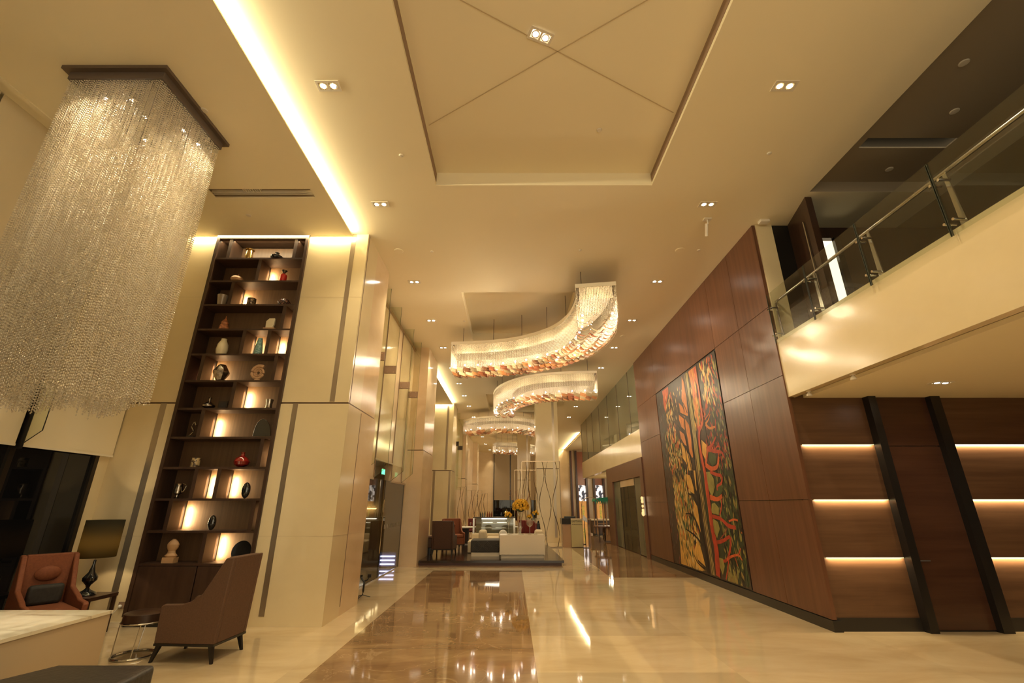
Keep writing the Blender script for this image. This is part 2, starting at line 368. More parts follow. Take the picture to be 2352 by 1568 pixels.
for k in range(8): mb.box(-3.95+k*.035, -3.94+k*.035, 5.51, 5.58, ZD+.01, ZD+.05)
mb.build('louvre', 'vent', sv)
struct('ceiling', box(-5.9, -2.73, 14.5, 20.70, ZD, ZD+.02), 'ceiling')
struct('ceiling', box(4.48, 12, 30, 39.5, ZD, ZD+.02), 'ceiling')
struct('trim_3', box(-5.56, -5.50, -3, 6.72, ZD-.01, ZD+.06), 'ceiling')
struct('ceiling', box(-6.2, -5.4, -3, 6.81, 6.08, 6.12), 'ceiling')
struct('wall_window_side', box(-5.53, -5.50, -3, 6.72, 5.89, 6.1), 'ceiling')
struct('light_block_behind_camera', MB().box(-9, -2.3, -3.1, -3.0, 0, 6.1).box(3.9, 9, -3.1, -3.0, 0, 6.1), 'marble')  # added unseen walls that keep world fill out of the side bays
# left window wall X=-5.85
WX = -5.86
mb = MB().box(WX-.15, WX, -3, 6.81, 0, .22).box(WX-.15, WX, -3, 6.81, 5.0, 6.12)
struct('wall_left', mb, 'marble')
struct('window_1', box(WX-.05, WX-.03, -3, 6.60, .22, 5.0), 'glass_night')
mb = MB()
for y in (5.45, 6.6): mb.box(WX-.04, WX+.01, y-.03, y+.03, .22, 5.0)
mb.box(WX-.04, WX+.01, -3, 6.62, .2, .27)
struct('trim_4', mb, 'dark_metal')
struct('wall_left', box(WX-.15, WX, 6.62, 6.81, .22, 5.0), 'marble')
for nm_, y0_, y1_ in (('cream roller blind of the left window, between the glass fin and the bookcase wall', 5.50, 6.79), ('cream roller blind of the left window, on the near side of the glass fin', 3.95, 5.41), ('cream roller blind of the left window, behind the bead chandelier at the picture edge', 2.4, 3.92)):
    t = thing('roller_blind', nm_, 'blind', (WX+.05, y0_, 2.16), 'left window blinds')
    MB().box(WX+.045, WX+.05, y0_, y1_, 2.17, 6.07).build('cloth', 'blind', t); MB().box(WX+.035, WX+.06, y0_, y1_, 2.145, 2.17).build('bottom_bar', 'white', t)
t = thing('glass_fin', 'glass fin with a dark edge on the left window wall, behind the bead chandelier fringe', 'glass fin', (WX, 5.455, 2.2))
MB().prism([(WX, 2.1), (WX+.27, 2.33), (WX+.27, 6.0), (WX, 6.0)], 'y', 5.45, 5.462).build('pane', 'glass_fin', t); MB().box(WX+.03, WX+.09, 5.44, 5.47, 2.12, 6.0).build('mullion', 'black', t); MB().tube([(WX+.27, 5.456, 6), (WX+.27, 5.456, 2.33), (WX, 5.456, 2.1)], .006, 6).build('edge', 'black', t)
# front-facing wall of the bookcase bay and its return (pillar)
FY = 6.81
mb = MB()
mb.box(-6.2, -5.08, FY, FY+.6, 0, 2.935).box(-3.50, -2.47, FY, FY+.6, 0, 2.935)
mb.box(-6.2, -5.08, FY+.015, FY+.6, 2.965, 6.12).box(-3.50, -2.49, FY+.015, FY+.6, 2.965, ZC)
mb.box(-5.08, -3.50, FY+.34, FY+.6, 0, 6.0)
struct('wall_bookcase', mb, 'marble')
mb = MB().box(-2.9, -2.47, FY+.6, 8.25, 0, 2.935).box(-2.9, -2.49, FY+.6, 8.22, 2.965, ZC)
struct('wall_pillar_return', mb, 'marble2')
mb = MB().box(-5.86, -5.08, FY+.03, FY+.5, 2.93, 2.97).box(-3.50, -2.495, FY+.03, 8.2, 2.93, 2.97)
mb.box(-2.4795, -2.467, FY+.6, FY+.615, .12, 2.90)   # groove lower on the side
mb.box(-2.495, -2.487, 6.88, 6.90, 2.97, ZC)
struct('trim_5', mb, 'groove')
for k, (x0, x1, z0, z1) in enumerate(((-5.32, -5.23, .15, 2.94), (-3.315, -3.24, .12, 2.94), (-2.775, -2.70, 2.97, ZC))):
    yy = FY-.004 if z1 < 3 else FY+.011
    struct('trim_%d' % (6+k), box(x0, x1, yy, yy+.02, z0, z1), 'inlay')
mb = MB()
for x0, x1 in ((-5.86, -5.08), (-3.5, -2.472)): mb.box(x0, x1, FY-.0015, FY+.01, 1.085, 1.089); mb.box(x0, x1, FY+.0135, FY+.02, 4.72, 4.724)
mb.box(-2.475, -2.4685, FY, 8.25, 1.085, 1.089)
struct('trim_9', mb, 'joint')
struct('baseboard_left', box(-5.86, -5.08, FY-.02, FY, 0, .06), 'white')

# entrance glass zone: X=-2.9, Y 8.9..12.85
struct('wall_above_entrance', MB().box(-3.05, -2.9, 8.2, 9.9, 2.02, ZC).box(-3.05, -2.9, 9.9, 11.35, 2.42, ZC).box(-3.05, -2.9, 11.35, 12.9, 2.02, ZC), 'marble2')
struct('trim_20', MB().box(-2.94, -2.88, 8.25, 9.9, 1.99, 2.03).box(-2.94, -2.88, 9.9, 11.35, 2.40, 2.43).box(-2.94, -2.88, 11.35, 12.88, 1.99, 2.03), 'brass')
struct('trim_10', box(-2.9, -2.86, 8.25, 12.9, 5.80, 5.86), 'brass')
ent = MB().box(-5.8, -5.7, 8.0, 12.9, 0, 2.6).box(-5.8, -2.92, 8.0, 8.2, 0, 2.6)
struct('wall_vestibule', ent, 'wood_dark'); struct('ceiling', box(-5.8, -3.05, 8.2, 12.9, 2.5, 2.54), 'wood_dark')
for k, (y0, y1) in enumerate(((8.22, 9.55), (9.56, 10.93), (10.95, 12.80))):
    d = thing('door_%d' % (k+1), 'x', 'door', (-2.9, y0, 0)); del d['label']; del d['category']; d['kind'] = 'structure'
    MB().box(-2.908, -2.896, y0, y1, .01, 2.02).build('pane', 'glass_door', d)
    MB().box(-2.915, -2.89, y0, y1, 0, .02).build('rail', 'steel', d)
    MB().box(-2.912, -2.892, y1-.012, y1, .02, 2.02).build('edge', 'dark_metal', d)
    if k == 1: MB().tube([(-2.87, y1-.12, .5), (-2.87, y1-.12, 1.6)], .014).build('handle', 'chrome', d)
# manifestation dots on the glass
mb = MB()
for k in range(12): mb.box(-2.894, -2.892, 11.1+k*.135, 11.15+k*.135, .98, 1.07)
struct('trim_11', mb, 'paper').data.materials[0] = mat('frosted_dots', (.35, .30, .22), .6)
# glass fins
for k, (y, zb) in enumerate(((8.93, 2.05), (9.92, 2.2), (11.36, 2.25), (12.42, 2.0))):
    t = thing('glass_fin', ('tall green glass fin nearest the bookcase wall', 'second tall green glass fin from the bookcase wall', 'third tall green glass fin from the bookcase wall', 'farthest tall green glass fin above the entrance, beside the next pillar')[k] , 'glass fin', (-2.9, y, 2.0), 'glass fins over the entrance')
    MB().prism([(-2.9, 2.02), (-2.62, 2.25), (-2.62, 5.915), (-2.9, 5.915)], 'y', y-.006, y+.006).build('pane', 'glass_fin', t)
    MB().tube([(-2.895, y, 2.03), (-2.62, y, 2.25), (-2.62, y, 5.91)], .005, 6).build('edge', M.setdefault('finedge', mat('green_glass_edge', (.16, .18, .11), .2)), t)
    MB().box(-2.898, -2.885, y-.012, y+.012, 2.04, 5.8).build('channel', 'slot', t)
    MB().box(-2.88, -2.62, y-.018, y+.018, 4.28, 4.46).build('patch_plate', 'dark_metal', t).data.materials[0] = M['slot']
    for bx in (-2.82, -2.68):
        for bz in (4.31, 4.43): MB().tube([(bx, y-.026, bz), (bx, y+.026, bz)], .010, 8).build('bolt', 'brass', t)
# pillar B
mb = MB().box(-5.86, -2.45, 12.88, 14.5, 0, 2.90).box(-5.86, -2.47, 12.90, 14.5, 2.93, ZC)
struct('wall_pillar_second', mb, 'marble2')
struct('trim_12', box(-5.8, -2.48, 12.92, 14.45, 2.89, 2.94), 'groove')
# bay two back wall (left), window strip
struct('wall_left_second_bay', box(-5.95, -5.86, 14.5, 20.8, 0, ZC), 'marble')
# pillar C and further
def pillar(x0, x1, y0, y1, nm, m='marble'):
    struct(nm, MB().box(x0, x1, y0, y1, 0, 2.89).box(x0, x1-.02, y0+.02, y1, 2.93, ZC), m)
    struct('trim_13', MB().box(x0+.02, x1-.03, y0+.03, y1-.03, 2.88, 2.94), 'groove')
pillar(-5.9, -2.66, 20.8, 22.2, 'wall_pillar_third')
pillar(-5.9, -2.72, 27.6, 29.0, 'wall_pillar_fourth', 'marble2')
pillar(-5.9, -2.60, 35.2, 37.0, 'wall_pillar_fifth', 'marble2')
for x0, x1, z0, z1 in ((-2.98, -2.89, 2.95, ZC), (-3.47, -3.38, .1, 2.88), (-2.78, -2.70, .1, 2.88)):
    struct('trim_14', box(x0, x1, 20.79 + (.02 if z0 > 1 else 0), 20.83, z0, z1), 'inlay')
struct('wall_left_far', MB().box(-3.1, -2.95, 22.2, 27.6, 0, ZC).box(-3.1, -2.95, 29, 35.2, 0, ZC).box(-3.1, -2.95, 37, 42, 0, ZC), 'marble2')
for k, y in enumerate((23.2, 25.0)):
    t = thing('glass_fin', ('green glass fin just beyond the third pillar', 'green glass fin before the fourth pillar')[k] + ', far down the left side', 'glass fin', (-2.95, y, 2.0), 'far glass fins')
    MB().box(-2.95, -2.64, y-.006, y+.006, 2.2, 5.91).build('pane', 'glass_fin', t)
    MB().box(-2.93, -2.66, y-.02, y+.02, 4.25, 4.47).build('patch_plate', 'dark_metal', t)
# back wall with blinds
struct('wall_back', box(-6, 5, 42, 42.2, 0, ZC), 'marble2')
struct('window_2', box(-1.6, 3.5, 41.93, 41.95, .2, 2.2), 'glass_night')
for k, (x0, x1) in enumerate(((-1.56, -.2), (-.1, 1.25), (1.35, 2.7))):
    t = box(x0, x1, 41.86, 41.90, 1.85, ZC).build('roller_blind', 'blind')
    t.data.materials[0] = M.setdefault('blind2', mat('taupe_roller_blind', (.36, .28, .19), .9)); tag(t, ('left', 'middle', 'right')[k] + ' tall beige roller blind on the far end wall', 'blind', 'blinds of the far wall')
struct('trim_15', MB().box(-1.64, -1.58, 41.84, 41.92, .2, ZC).box(-.18, -.12, 41.84, 41.92, .2, ZC).box(1.27, 1.33, 41.84, 41.92, .2, ZC), 'black')
light('wall_wash', 'SPOT', (-1.9, 41.5, 5.8), 25, WARM, (R(12), 0, 0), spot=60, blend=.8)
# central columns
def column(x0, x1, y0, y1, lab):
    t = thing('column', lab, 'column', ((x0+x1)/2, y0, 0))
    MB().box(x0, x1, y0, y1, 0, ZC).build('shaft', 'marble', t)
    MB().box(x1-.26, x1-.16, y0-.004, y0+.02, .2, ZC).build('inlay', 'inlay', t)
    MB().box(x0+.01, x1-.01, y0-.003, y0+.02, 2.96, 2.99).build('joint', 'groove', t)
column(1.06, 2.06, 20.6, 21.6, 'large free-standing square cream marble column behind the wavy metal screen')
column(.35, 1.2, 30.5, 31.3, 'farther square peach marble column seen left of the large one')
# balcony / mezzanine
BX = 4.05
mb = MB().box(BX, BX+.12, -3, 6.56, 2.98, 3.87).box(BX, BX+.2, 14.5, 27.0, 2.89, 3.76)
mb.box(BX, 5.8, 27.0, 27.12, 2.89, 3.76)
struct('wall_balcony_fascia', mb, 'marble')
struct('ceiling', MB().box(BX+.12, 4.16, -3, 6.6, 2.98, 3.0).box(4.30, 8.5, -3, 6.6, 2.98, 3.0).box(4.1, 4.35, -3, 6.6, 3.05, 3.07).box(4.155, 4.16, -3, 6.6, 3.0, 3.06).box(4.30, 4.305, -3, 6.6, 3.0, 3.06), 'ceiling')
struct('ceiling', box(BX+.2, 8, 19.9, 27.1, 2.89, 2.92), 'ceiling')
struct('floor', box(BX+.12, 9, -3, 9, 3.60, 3.66), 'char_fabric')
struct('floor', box(BX+.2, 9, 14.5, 27, 3.60, 3.66), 'char_fabric')
struct('wall_rear_upper', MB().box(4.64, 5.15, 6.62, 6.72, 3.6, ZC).box(5.5, 9, 6.62, 6.72, 3.6, ZC).box(5.15, 5.5, 6.62, 6.72, 5.72, ZC), 'wood_dark')
struct('wall_rear_upper_room', box(5.0, 5.9, 7.7, 7.75, 3.6, ZC), 'blind')
light('upper_room_lamp', 'POINT', (5.35, 7.2, 5.4), 2.2, (1, .85, .5), rad=.1)
struct('door_4', MB().box(5.12, 5.15, 6.6, 6.66, 3.6, 5.72).box(5.40, 5.5, 6.6, 6.66, 3.6, 5.72), 'glass_night')
struct('wall_upper_pier', box(4.085, 4.35, 6.53, 6.72, 3.6, ZC), 'marble')
struct('wall_upper_pier_wood', MB().box(4.35, 4.66, 6.56, 6.72, 3.6, ZC), 'black')
t = thing('wood_screen', 'dark glossy wooden fin panel standing on the balcony against the ceiling', 'screen', (4.6, 6.1, 3.66))
MB().prism([(4.47, 5.80), (4.57, 5.80), (4.74, 6.56), (4.64, 6.56)], 'z', 3.66, ZC).build('panel', 'wood_dark', t)
MB().box(4.485, 4.50, 5.98, 6.0, 4.4, 5.6).build('pull_handle', 'steel', t)
mb = MB(); slab(mb, 4.45, 6.52, -3, 6.62, ZC, ZC+.03, [(4.47, 6.27, -3, 5.68)]); struct('ceiling', box(6.52, 9, -3, 6.62, ZC, ZC+.03), 'ceiling_shaded'); struct('ceiling', mb, 'ceiling')
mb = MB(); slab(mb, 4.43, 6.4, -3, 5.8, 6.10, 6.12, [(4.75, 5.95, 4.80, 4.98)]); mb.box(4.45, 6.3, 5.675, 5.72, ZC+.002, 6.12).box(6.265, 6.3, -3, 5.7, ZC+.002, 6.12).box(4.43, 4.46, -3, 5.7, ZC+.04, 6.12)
struct('ceiling', mb, 'ceiling_shaded')
struct('ceiling', box(4.6, 6.1, 4.7, 5.1, 6.2, 6.22), 'black')
struct('wall_right_outer', box(8.5, 8.6, -3, 6.62, 0, 6.1), 'wood_dark')
# upper far glazing above the fascia, with mullion lines
t = thing('window_3', 'x', 'w', (4.08, 14.5, 3.76)); del t['label']; del t['category']; t['kind'] = 'structure'
MB().box(4.07, 4.085, 14.5, 27.0, 3.76, ZC).build('pane', 'glass_green', t)
mb = MB()
for y in (15.6, 17.4, 19.3, 21.3, 23.2, 25.05, 26.95): mb.box(4.06, 4.068, y-.012, y+.012, 3.76, ZC)
mb.build('window_joint', 'groove', t)
struct('wall_right_far_upper', box(6.5, 6.6, 14.5, 27, 3.6, ZC), 'marble')
# under-balcony rear wall with light shelves: Y=6.6
RY = 6.6
struct('wall_rear', MB().box(4.05, 8.5, RY, RY+.1, 0, 3.58), 'wood_h')
def strips(x0, x1, lab, hot):
    mb = MB(); mb.box(x0, x1, RY-.006, RY, .14, 2.97)
    for k, z in enumerate((2.30, 1.56, .84)):
        t = thing('light_strip', f'{("upper", "middle", "lower")[k]} glowing light line in the {lab}', 'light strip', ((x0+x1)/2, RY, z), 'light lines of the wood wall')
        MB().box(x0+.01, x1-.01, RY-.016, RY-.002, z+.004, z+.014).build('housing', 'wood_h', t)
        MB().box(x0+.01, x1-.01, RY-.012, RY-.003, z-.006, z+.003).build('diffuser', 'led2' if hot else 'led', t)
        light('strip_glow', 'AREA', ((x0+x1)/2, RY-.03, z-.006), 5.0 if hot else 2.0, (1, .76, .42), (R(35), 0, 0), x1-x0-.05, .02)
strips(4.12, 5.16, 'narrow wood panel beside the mural wall', False)
strips(6.20, 8.4, 'wide wood panel at the right edge', True)
M['wood_door'] = mat('dark_door_veneer', (.080, .034, .018), .25, noise=((.05, .02, .011), (.6, 1, 9), 5, .3, .7))
struct('trim_16', MB().box(5.24, 6.10, RY-.03, RY, .02, 2.27).box(5.24, 6.10, RY-.03, RY, 2.285, 2.98), 'wood_door')
for k, (x0, x1) in enumerate(((5.16, 5.27), (6.06, 6.20))):
    struct('trim_%d' % (17+k), box(x0, x1, RY-.12, RY, 0, 2.98), 'black')
o = tag(box(5.30, 5.46, RY-.05, RY-.03, .80, .815).rotz(0).build('pull_handle_bar', 'chrome'), 'small bright chrome pull bar on the dark wood door between the light panels', 'handle')
struct('baseboard_rear', box(4.05, 8.5, RY-.015, RY, 0, .15), 'plinth')
# tall mural wall X=4.03
WXR = 4.03
mb = MB()
cols = [6.55, 7.55, 8.56, 12.52, 14.5]; rows = [.13, 1.56, 3.31, 4.42, ZC]
g = .004
for a in range(4):
    for b_ in range(4):
        if a == 2 and b_ < 3: continue
        mb.box(WXR, WXR+.05, cols[a]+g, cols[a+1]-g, rows[b_]+g, rows[b_+1]-g)
mb.box(WXR+.0, WXR+.05, 8.56, 12.52, 4.42-.0, 4.42+g)
struct('wall_right', mb, 'wood')
struct('wall_right_core', MB().box(WXR+.03, WXR+.2, 6.75, 14.49, 0, ZC-.002), 'black')
struct('baseboard_right', MB().box(WXR-.012, WXR+.1, 6.545, 14.45, 0, .125), 'plinth')
# low lift-lobby wall, flush with the mural wall
LX = 4.0
mb = MB().box(LX, 4.25, 14.5, 14.85, 0, 2.888).box(LX, 4.25, 19.0, 20.1, 0, 2.888).box(LX, 4.25, 14.85, 19.0, 2.33, 2.888)
struct('wall_right_low', mb, 'wood')
struct('ceiling', box(4.25, 5.7, 14.3, 20.1, 2.87, 2.885), 'black')
struct('wall_lift_lobby', MB().box(5.6, 5.7, 14.3, 20.1, 0, 2.87).box(4.25, 5.6, 20.0, 20.1, 0, 2.87).box(4.26, 5.6, 14.3, 14.4, 0, 2.87), 'black')
d = thing('door_5', 'x', 'x', (4.06, 14.86, 0)); del d['label']; del d['category']; d['kind'] = 'structure'
MB().box(4.06, 4.075, 14.86, 15.8, .02, 2.32).build('pane', 'glass_green2', d); MB().box(4.06, 4.075, 17.9, 18.99, .02, 2.32).build('pane', 'glass_green2', d)
MB().box(4.07, 4.085, 15.8, 16.8, .02, 2.10).build('sliding_pane', 'lift_glass', d); MB().box(4.065, 4.08, 16.8, 17.9, .02, 2.10).build('sliding_pane', 'lift_glass', d)
MB().box(4.06, 4.10, 15.8, 17.9, 2.10, 2.32).build('header', 'marble2', d)
MB().box(4.055, 4.09, 17.87, 17.93, 0, 2.32).build('door_frame', 'dark_metal', d); MB().box(4.055, 4.09, 15.77, 15.83, 0, 2.32).build('door_frame', 'dark_metal', d)
M['magenta'] = emis('magenta_emissive', (1, .03, .35), .7)  # emissive strips added behind the lobby glass for its magenta lines
for k, z in enumerate((.72, 1.32, 1.92)):
    tag(box(5.57, 5.599, 15.6, 19.4, z, z+.022).build('magenta_strip', 'magenta'), ('lowest', 'middle', 'topmost')[k] + ' magenta emissive line behind the glass lift-lobby doors', 'neon light', 'magenta emissive lines')
# restaurant beyond
struct('wall_restaurant_back', box(3.3, 13, 39.6, 39.8, 0, ZC), 'marble2')
struct('wall_right_restaurant', box(12.4, 12.5, 20, 42, 0, ZC), 'marble')
M['slat'] = mat('dark_wood_slat', (.05, .016, .010), .35); M['copper'] = mat('copper_wood', (.38, .12, .05), .3)
for k, x in enumerate((4.9, 5.35, 6.15, 6.75, 7.55, 7.95)):
    t = thing('timber_fin', f'tall dark timber fin on the restaurant back wall, {("first", "second", "third", "fourth", "fifth", "sixth")[k]} from the left', 'wall fin', (x, 39.5, 0), 'timber fins of the restaurant wall')
    MB().box(x-.07, x+.07, 39.2, 39.59, .0, 5.75).build('panel', 'slat', t); MB().box(x+.07, x+.12, 39.3, 39.59, 0, 5.75).build('edging', 'copper', t)
M['photo1'] = mat('backlit_photo', (.1, .1, .1), .5, emit=(1, .9, .85), es=2.4, noise=((.02, .02, .02), (2, 2, 2), 5, .4, .6))
def litphoto():
    m = bpy.data.materials.new('backlit_print'); m.use_nodes = True; nt = m.node_tree; b = nt.nodes['Principled BSDF']
    tc = nd(nt, 'ShaderNodeTexCoord'); nz = nd(nt, 'ShaderNodeTexNoise'); nz.inputs['Scale'].default_value = 3.2; nz.inputs['Detail'].default_value = 5
    nt.links.new(tc.outputs['Object'], nz.inputs['Vector']); r = nd(nt, 'ShaderNodeValToRGB'); nt.links.new(nz.outputs[0], r.inputs[0])
    r.color_ramp.elements[0].position = .46; r.color_ramp.elements[0].color = (.04, .04, .05, 1); r.color_ramp.elements[1].position = .54; r.color_ramp.elements[1].color = (1, .86, .76, 1)
    nt.links.new(r.outputs[0], b.inputs['Emission Color']); b.inputs['Emission Strength'].default_value = .55; b.inputs['Base Color'].default_value = (0, 0, 0, 1); return m
M['print'] = litphoto(); M['amber_lit'] = emis('amber_lit_panel', (1, .42, .10), .25)
M['mosaic'] = mat('coloured_pattern', (.5, .45, .05), .5, emit=(.9, .5, .1), es=.15, noise=((.02, .3, .06), (6, 6, 6), 2, .45, .55))
for k, (x0, x1) in enumerate(((5.48, 6.07), (6.88, 7.47))):
    t = thing('backlit_panel', ('black and white backlit picture panel, left of the two in the restaurant', 'black and white patterned backlit panel, right of the two in the restaurant')[k], 'light panel', ((x0+x1)/2, 39.5, 0), 'backlit panels of the restaurant')
    MB().box(x0, x1, 39.5, 39.59, 1.75, 3.0).build('print', 'print', t); MB().box(x0, x1, 39.5, 39.56, .0, 1.75).build('lower_panel', 'amber_lit', t)
    MB().box(x0, x1, 39.5, 39.56, 3.0, 5.7).build('upper_panel', 'copper', t)
    MB().box(x0+.25, x0+.42, 39.45, 39.5, .3, 1.4).build('ornament', 'mosaic', t)
light('restaurant_lamp', 'POINT', (6.8, 34, 3.4), 50, WARM, rad=.3)
light('restaurant_lamp', 'POINT', (6.2, 24, 2.6), 35, WARM, rad=.3)
t = thing('buffet_counter', 'long dark low buffet counter with a pale top, inside the restaurant', 'counter', (6.3, 25.5, 0))
MB().box(4.2, 8.6, 25.4, 26.3, .08, .72).build('front', 'wood_dark', t); MB().box(4.1, 8.7, 25.3, 26.4, .72, .78).build('worktop', 'stone_top', t); MB().box(4.3, 8.5, 25.5, 26.2, 0, .08).build('plinth', 'black', t)

# ============================================================ CEILING FITTINGS
def downlight(x, y, z, lab, rz=0, s=1.0):
    t = thing('twin_downlight', lab, 'downlight', (0, 0, 0), 'twin downlights')
    mb = MB(); slab(mb, -.13, .13, -.07, .07, -.006, .004, [(-.105, -.01, -.045, .045), (.01, .105, -.045, .045)]); mb.build('trim_plate', 'trimlight', t)
    for sx_ in (-.057, .057):
        MB().lathe([(.030, 0), (.030, .003)], (sx_, 0, -.002), 16).build('lens', 'bulb', t); MB().lathe([(.044, -.002), (.044, .003), (.031, .003), (.031, -.002)], (sx_, 0, -.003), 16, cap=False).build('reflector_ring', 'chrome', t)
    t.location = (x, y, z); t.rotation_euler = (0, 0, rz); return t
side = {-1: 'left', 1: 'right'}; cnt = {-1: 0, 1: 0}
ordn = ['nearest', 'second', 'third', 'fourth', 'fifth', 'sixth', 'seventh', 'eighth', 'ninth', 'tenth', 'eleventh', 'twelfth', 'thirteenth', 'fourteenth']
base = None
for x, y in DL:
    if y < 3: continue
    sd = -1 if x < 0 else 1
    lab = f'twin square ceiling downlight, {ordn[cnt[sd]]} from the camera in the {side[sd]} row'; cnt[sd] += 1
    if base is None: base = downlight(x, y, ZC, lab)
    else: dup(base, (x, y, ZC), lab)
dup(base, (.30, 3.42, 6.132), 'twin downlight turned askew beside the crossing lines in the large ceiling recess', rz=R(22))
dup(base, (5.53, 5.7, 2.975), 'twin downlight in the low ceiling under the balcony', rz=R(5))
def disc(x, y, z, r, lab, name='smoke_detector', cat='smoke detector', m='trimlight'):
    o = MB().lathe([(r, 0), (r, -.006), (r*.85, -.012), (r*.3, -.014)], (0, 0, 0), 20).build(name, m); o.location = (x, y, z); tag(o, lab, cat); return o
disc(1.15, 4.7, 6.138, .035, 'small round sprinkler cover inside the large ceiling recess', 'sprinkler_cover', 'sprinkler')
disc(-1.49, 4.92, ZC, .03, 'small round sprinkler cover left of the large ceiling recess', 'sprinkler_cover', 'sprinkler')
disc(3.44, 4.88, ZC, .03, 'small round sprinkler cover right of the large ceiling recess', 'sprinkler_cover', 'sprinkler')
disc(-2.1, 7.37, ZC, .085, 'round ceiling speaker above the bookcase pillar corner', 'ceiling_speaker', 'speaker', 'ceiling')
disc(3.1, 7.34, ZC, .085, 'round ceiling speaker near the mural wall', 'ceiling_speaker', 'speaker', 'ceiling')
disc(-1.49, 7.39, ZC, .03, 'tiny round sprinkler cover right of the left ceiling speaker', 'sprinkler_cover', 'sprinkler')
disc(1.26, 7.34, ZC, .03, 'tiny round sprinkler cover in front of the first curved chandelier', 'sprinkler_cover', 'sprinkler')
disc(3.45, 7.34, ZC, .03, 'tiny round sprinkler cover beside the right ceiling speaker', 'sprinkler_cover', 'sprinkler')
disc(3.1, 11.9, ZC, .085, 'round ceiling speaker to the right of the second curved chandelier', 'ceiling_speaker', 'speaker', 'ceiling')
disc(-1.22, 10.8, ZC, .03, 'tiny round sprinkler cover left of the first curved chandelier', 'sprinkler_cover', 'sprinkler')
disc(-3.59, 4.09, ZD, .04, 'small round detector right beside the bead chandelier plate', 'smoke_detector')
disc(-4.19, 6.14, ZD, .04, 'small round detector on the dropped ceiling above the bookcase', 'smoke_detector')
disc(5.0, 3.7, 6.10, .05, 'round detector on the dark upper ceiling, nearest the top right corner')
disc(5.5, 4.36, 6.10, .05, 'round detector on the dark upper ceiling, between the other two')
disc(5.5, 5.4, 6.10, .05, 'round detector on the dark upper ceiling beyond its long slot')
tag(box(4.08, 4.24, 6.36, 6.46, 5.87, 5.92).build('wall_sensor_box', 'trimlight', bev=.01), 'small cream box fixed to the ceiling above the mural wall end', 'sensor')
t = thing('projector_bracket', 'small white spotlight bracket hanging from the ceiling before the mural wall', 'bracket', (3.21, 6.37, ZC))
MB().box(3.15, 3.27, 6.33, 6.41, ZC-.02, ZC).build('plate', 'trimlight', t); MB().tube([(3.21, 6.37, ZC-.02), (3.21, 6.37, ZC-.10)], .012).build('stem', 'trimlight', t)
MB().tube([(3.19, 6.37, ZC-.09), (3.22, 6.50, ZC-.24)], .025, 10).build('lamp_head', 'trimlight', t)
for k, y in enumerate((6.2, 5.33)):
    t = thing('track_spotlight', ('small white spotlight under the balcony edge, nearer the mural wall', 'small white spotlight under the balcony edge, farther from the mural wall')[k], 'spotlight', (4.13, y, 2.98), 'spotlights under the balcony')
    MB().lathe([(.032, 0), (.032, -.008)], (4.13, y, 2.98), 14).build('base', 'trimlight', t); MB().lathe([(.012, 0), (.034, -.035), (.036, -.055), (.02, -.06)], (4.13, y, 2.972), 14).build('head', 'trimlight', t, smooth=True)

# ============================================================ BEAD CHANDELIER
import numpy as np
def fast_mesh(name, V, F, m, parent):
    me = bpy.data.meshes.new(name); V = np.asarray(V, dtype=np.float32); F = np.asarray(F, dtype=np.int32)
    o0 = wloc(parent); V = V - np.array(o0[:], dtype=np.float32)
    me.vertices.add(len(V)); me.vertices.foreach_set('co', V.ravel()); me.loops.add(F.size); me.loops.foreach_set('vertex_index', F.ravel())
    me.polygons.add(len(F)); me.polygons.foreach_set('loop_start', np.arange(0, F.size, F.shape[1], dtype=np.int32))
    me.update(calc_edges=True); me.materials.append(M[m]); o = bpy.data.objects.new(name, me); C.objects.link(o); o.parent = parent; return o
OV = np.array([(1,0,0),(0,1,0),(-1,0,0),(0,-1,0),(0,0,1),(0,0,-1)], dtype=np.float32)
OF = np.array([(0,1,4),(1,2,4),(2,3,4),(3,0,4),(1,0,5),(2,1,5),(3,2,5),(0,3,5)], dtype=np.int32)
def beads(P, r, rz, seed=1):
    """octahedral beads of radius r (rz tall) at points P"""
    rng = np.random.default_rng(seed); P = np.asarray(P, dtype=np.float32); n = len(P); a = rng.uniform(0, 6.28, n)
    ca, sa = np.cos(a), np.sin(a); V = np.empty((n, 6, 3), dtype=np.float32); rr = np.asarray(r, dtype=np.float32)*np.ones(n, dtype=np.float32)
    V[:, :, 0] = (OV[:, 0][None]*ca[:, None] - OV[:, 1][None]*sa[:, None])*rr[:, None]; V[:, :, 1] = (OV[:, 0][None]*sa[:, None] + OV[:, 1][None]*ca[:, None])*rr[:, None]
    V[:, :, 2] = OV[:, 2][None]*rz; V += P[:, None, :]
    F = OF[None] + (np.arange(n)*6)[:, None, None]; return V.reshape(-1, 3), F.reshape(-1, 3)
CX0, CX1, CY0, CY1 = -4.66, -3.66, 3.56, 4.58
ch = thing('bead_chandelier', 'huge square crystal bead chandelier hanging from the dropped ceiling at the left', 'chandelier', (-4.16, 4.07, 2.3))
MB().box(CX0-.05, CX1+.05, CY0-.05, CY1+.05, 5.79, ZD).build('ceiling_plate', 'dark_metal', ch).data.materials[0] = mat('taupe_metal', (.17, .13, .10), .4, metal=.5)
MB().box(CX0, CX1, CY0, CY1, 5.70, 5.79).build('bead_frame', mat('dark_taupe', (.13, .10, .08), .4), ch)
pts = []
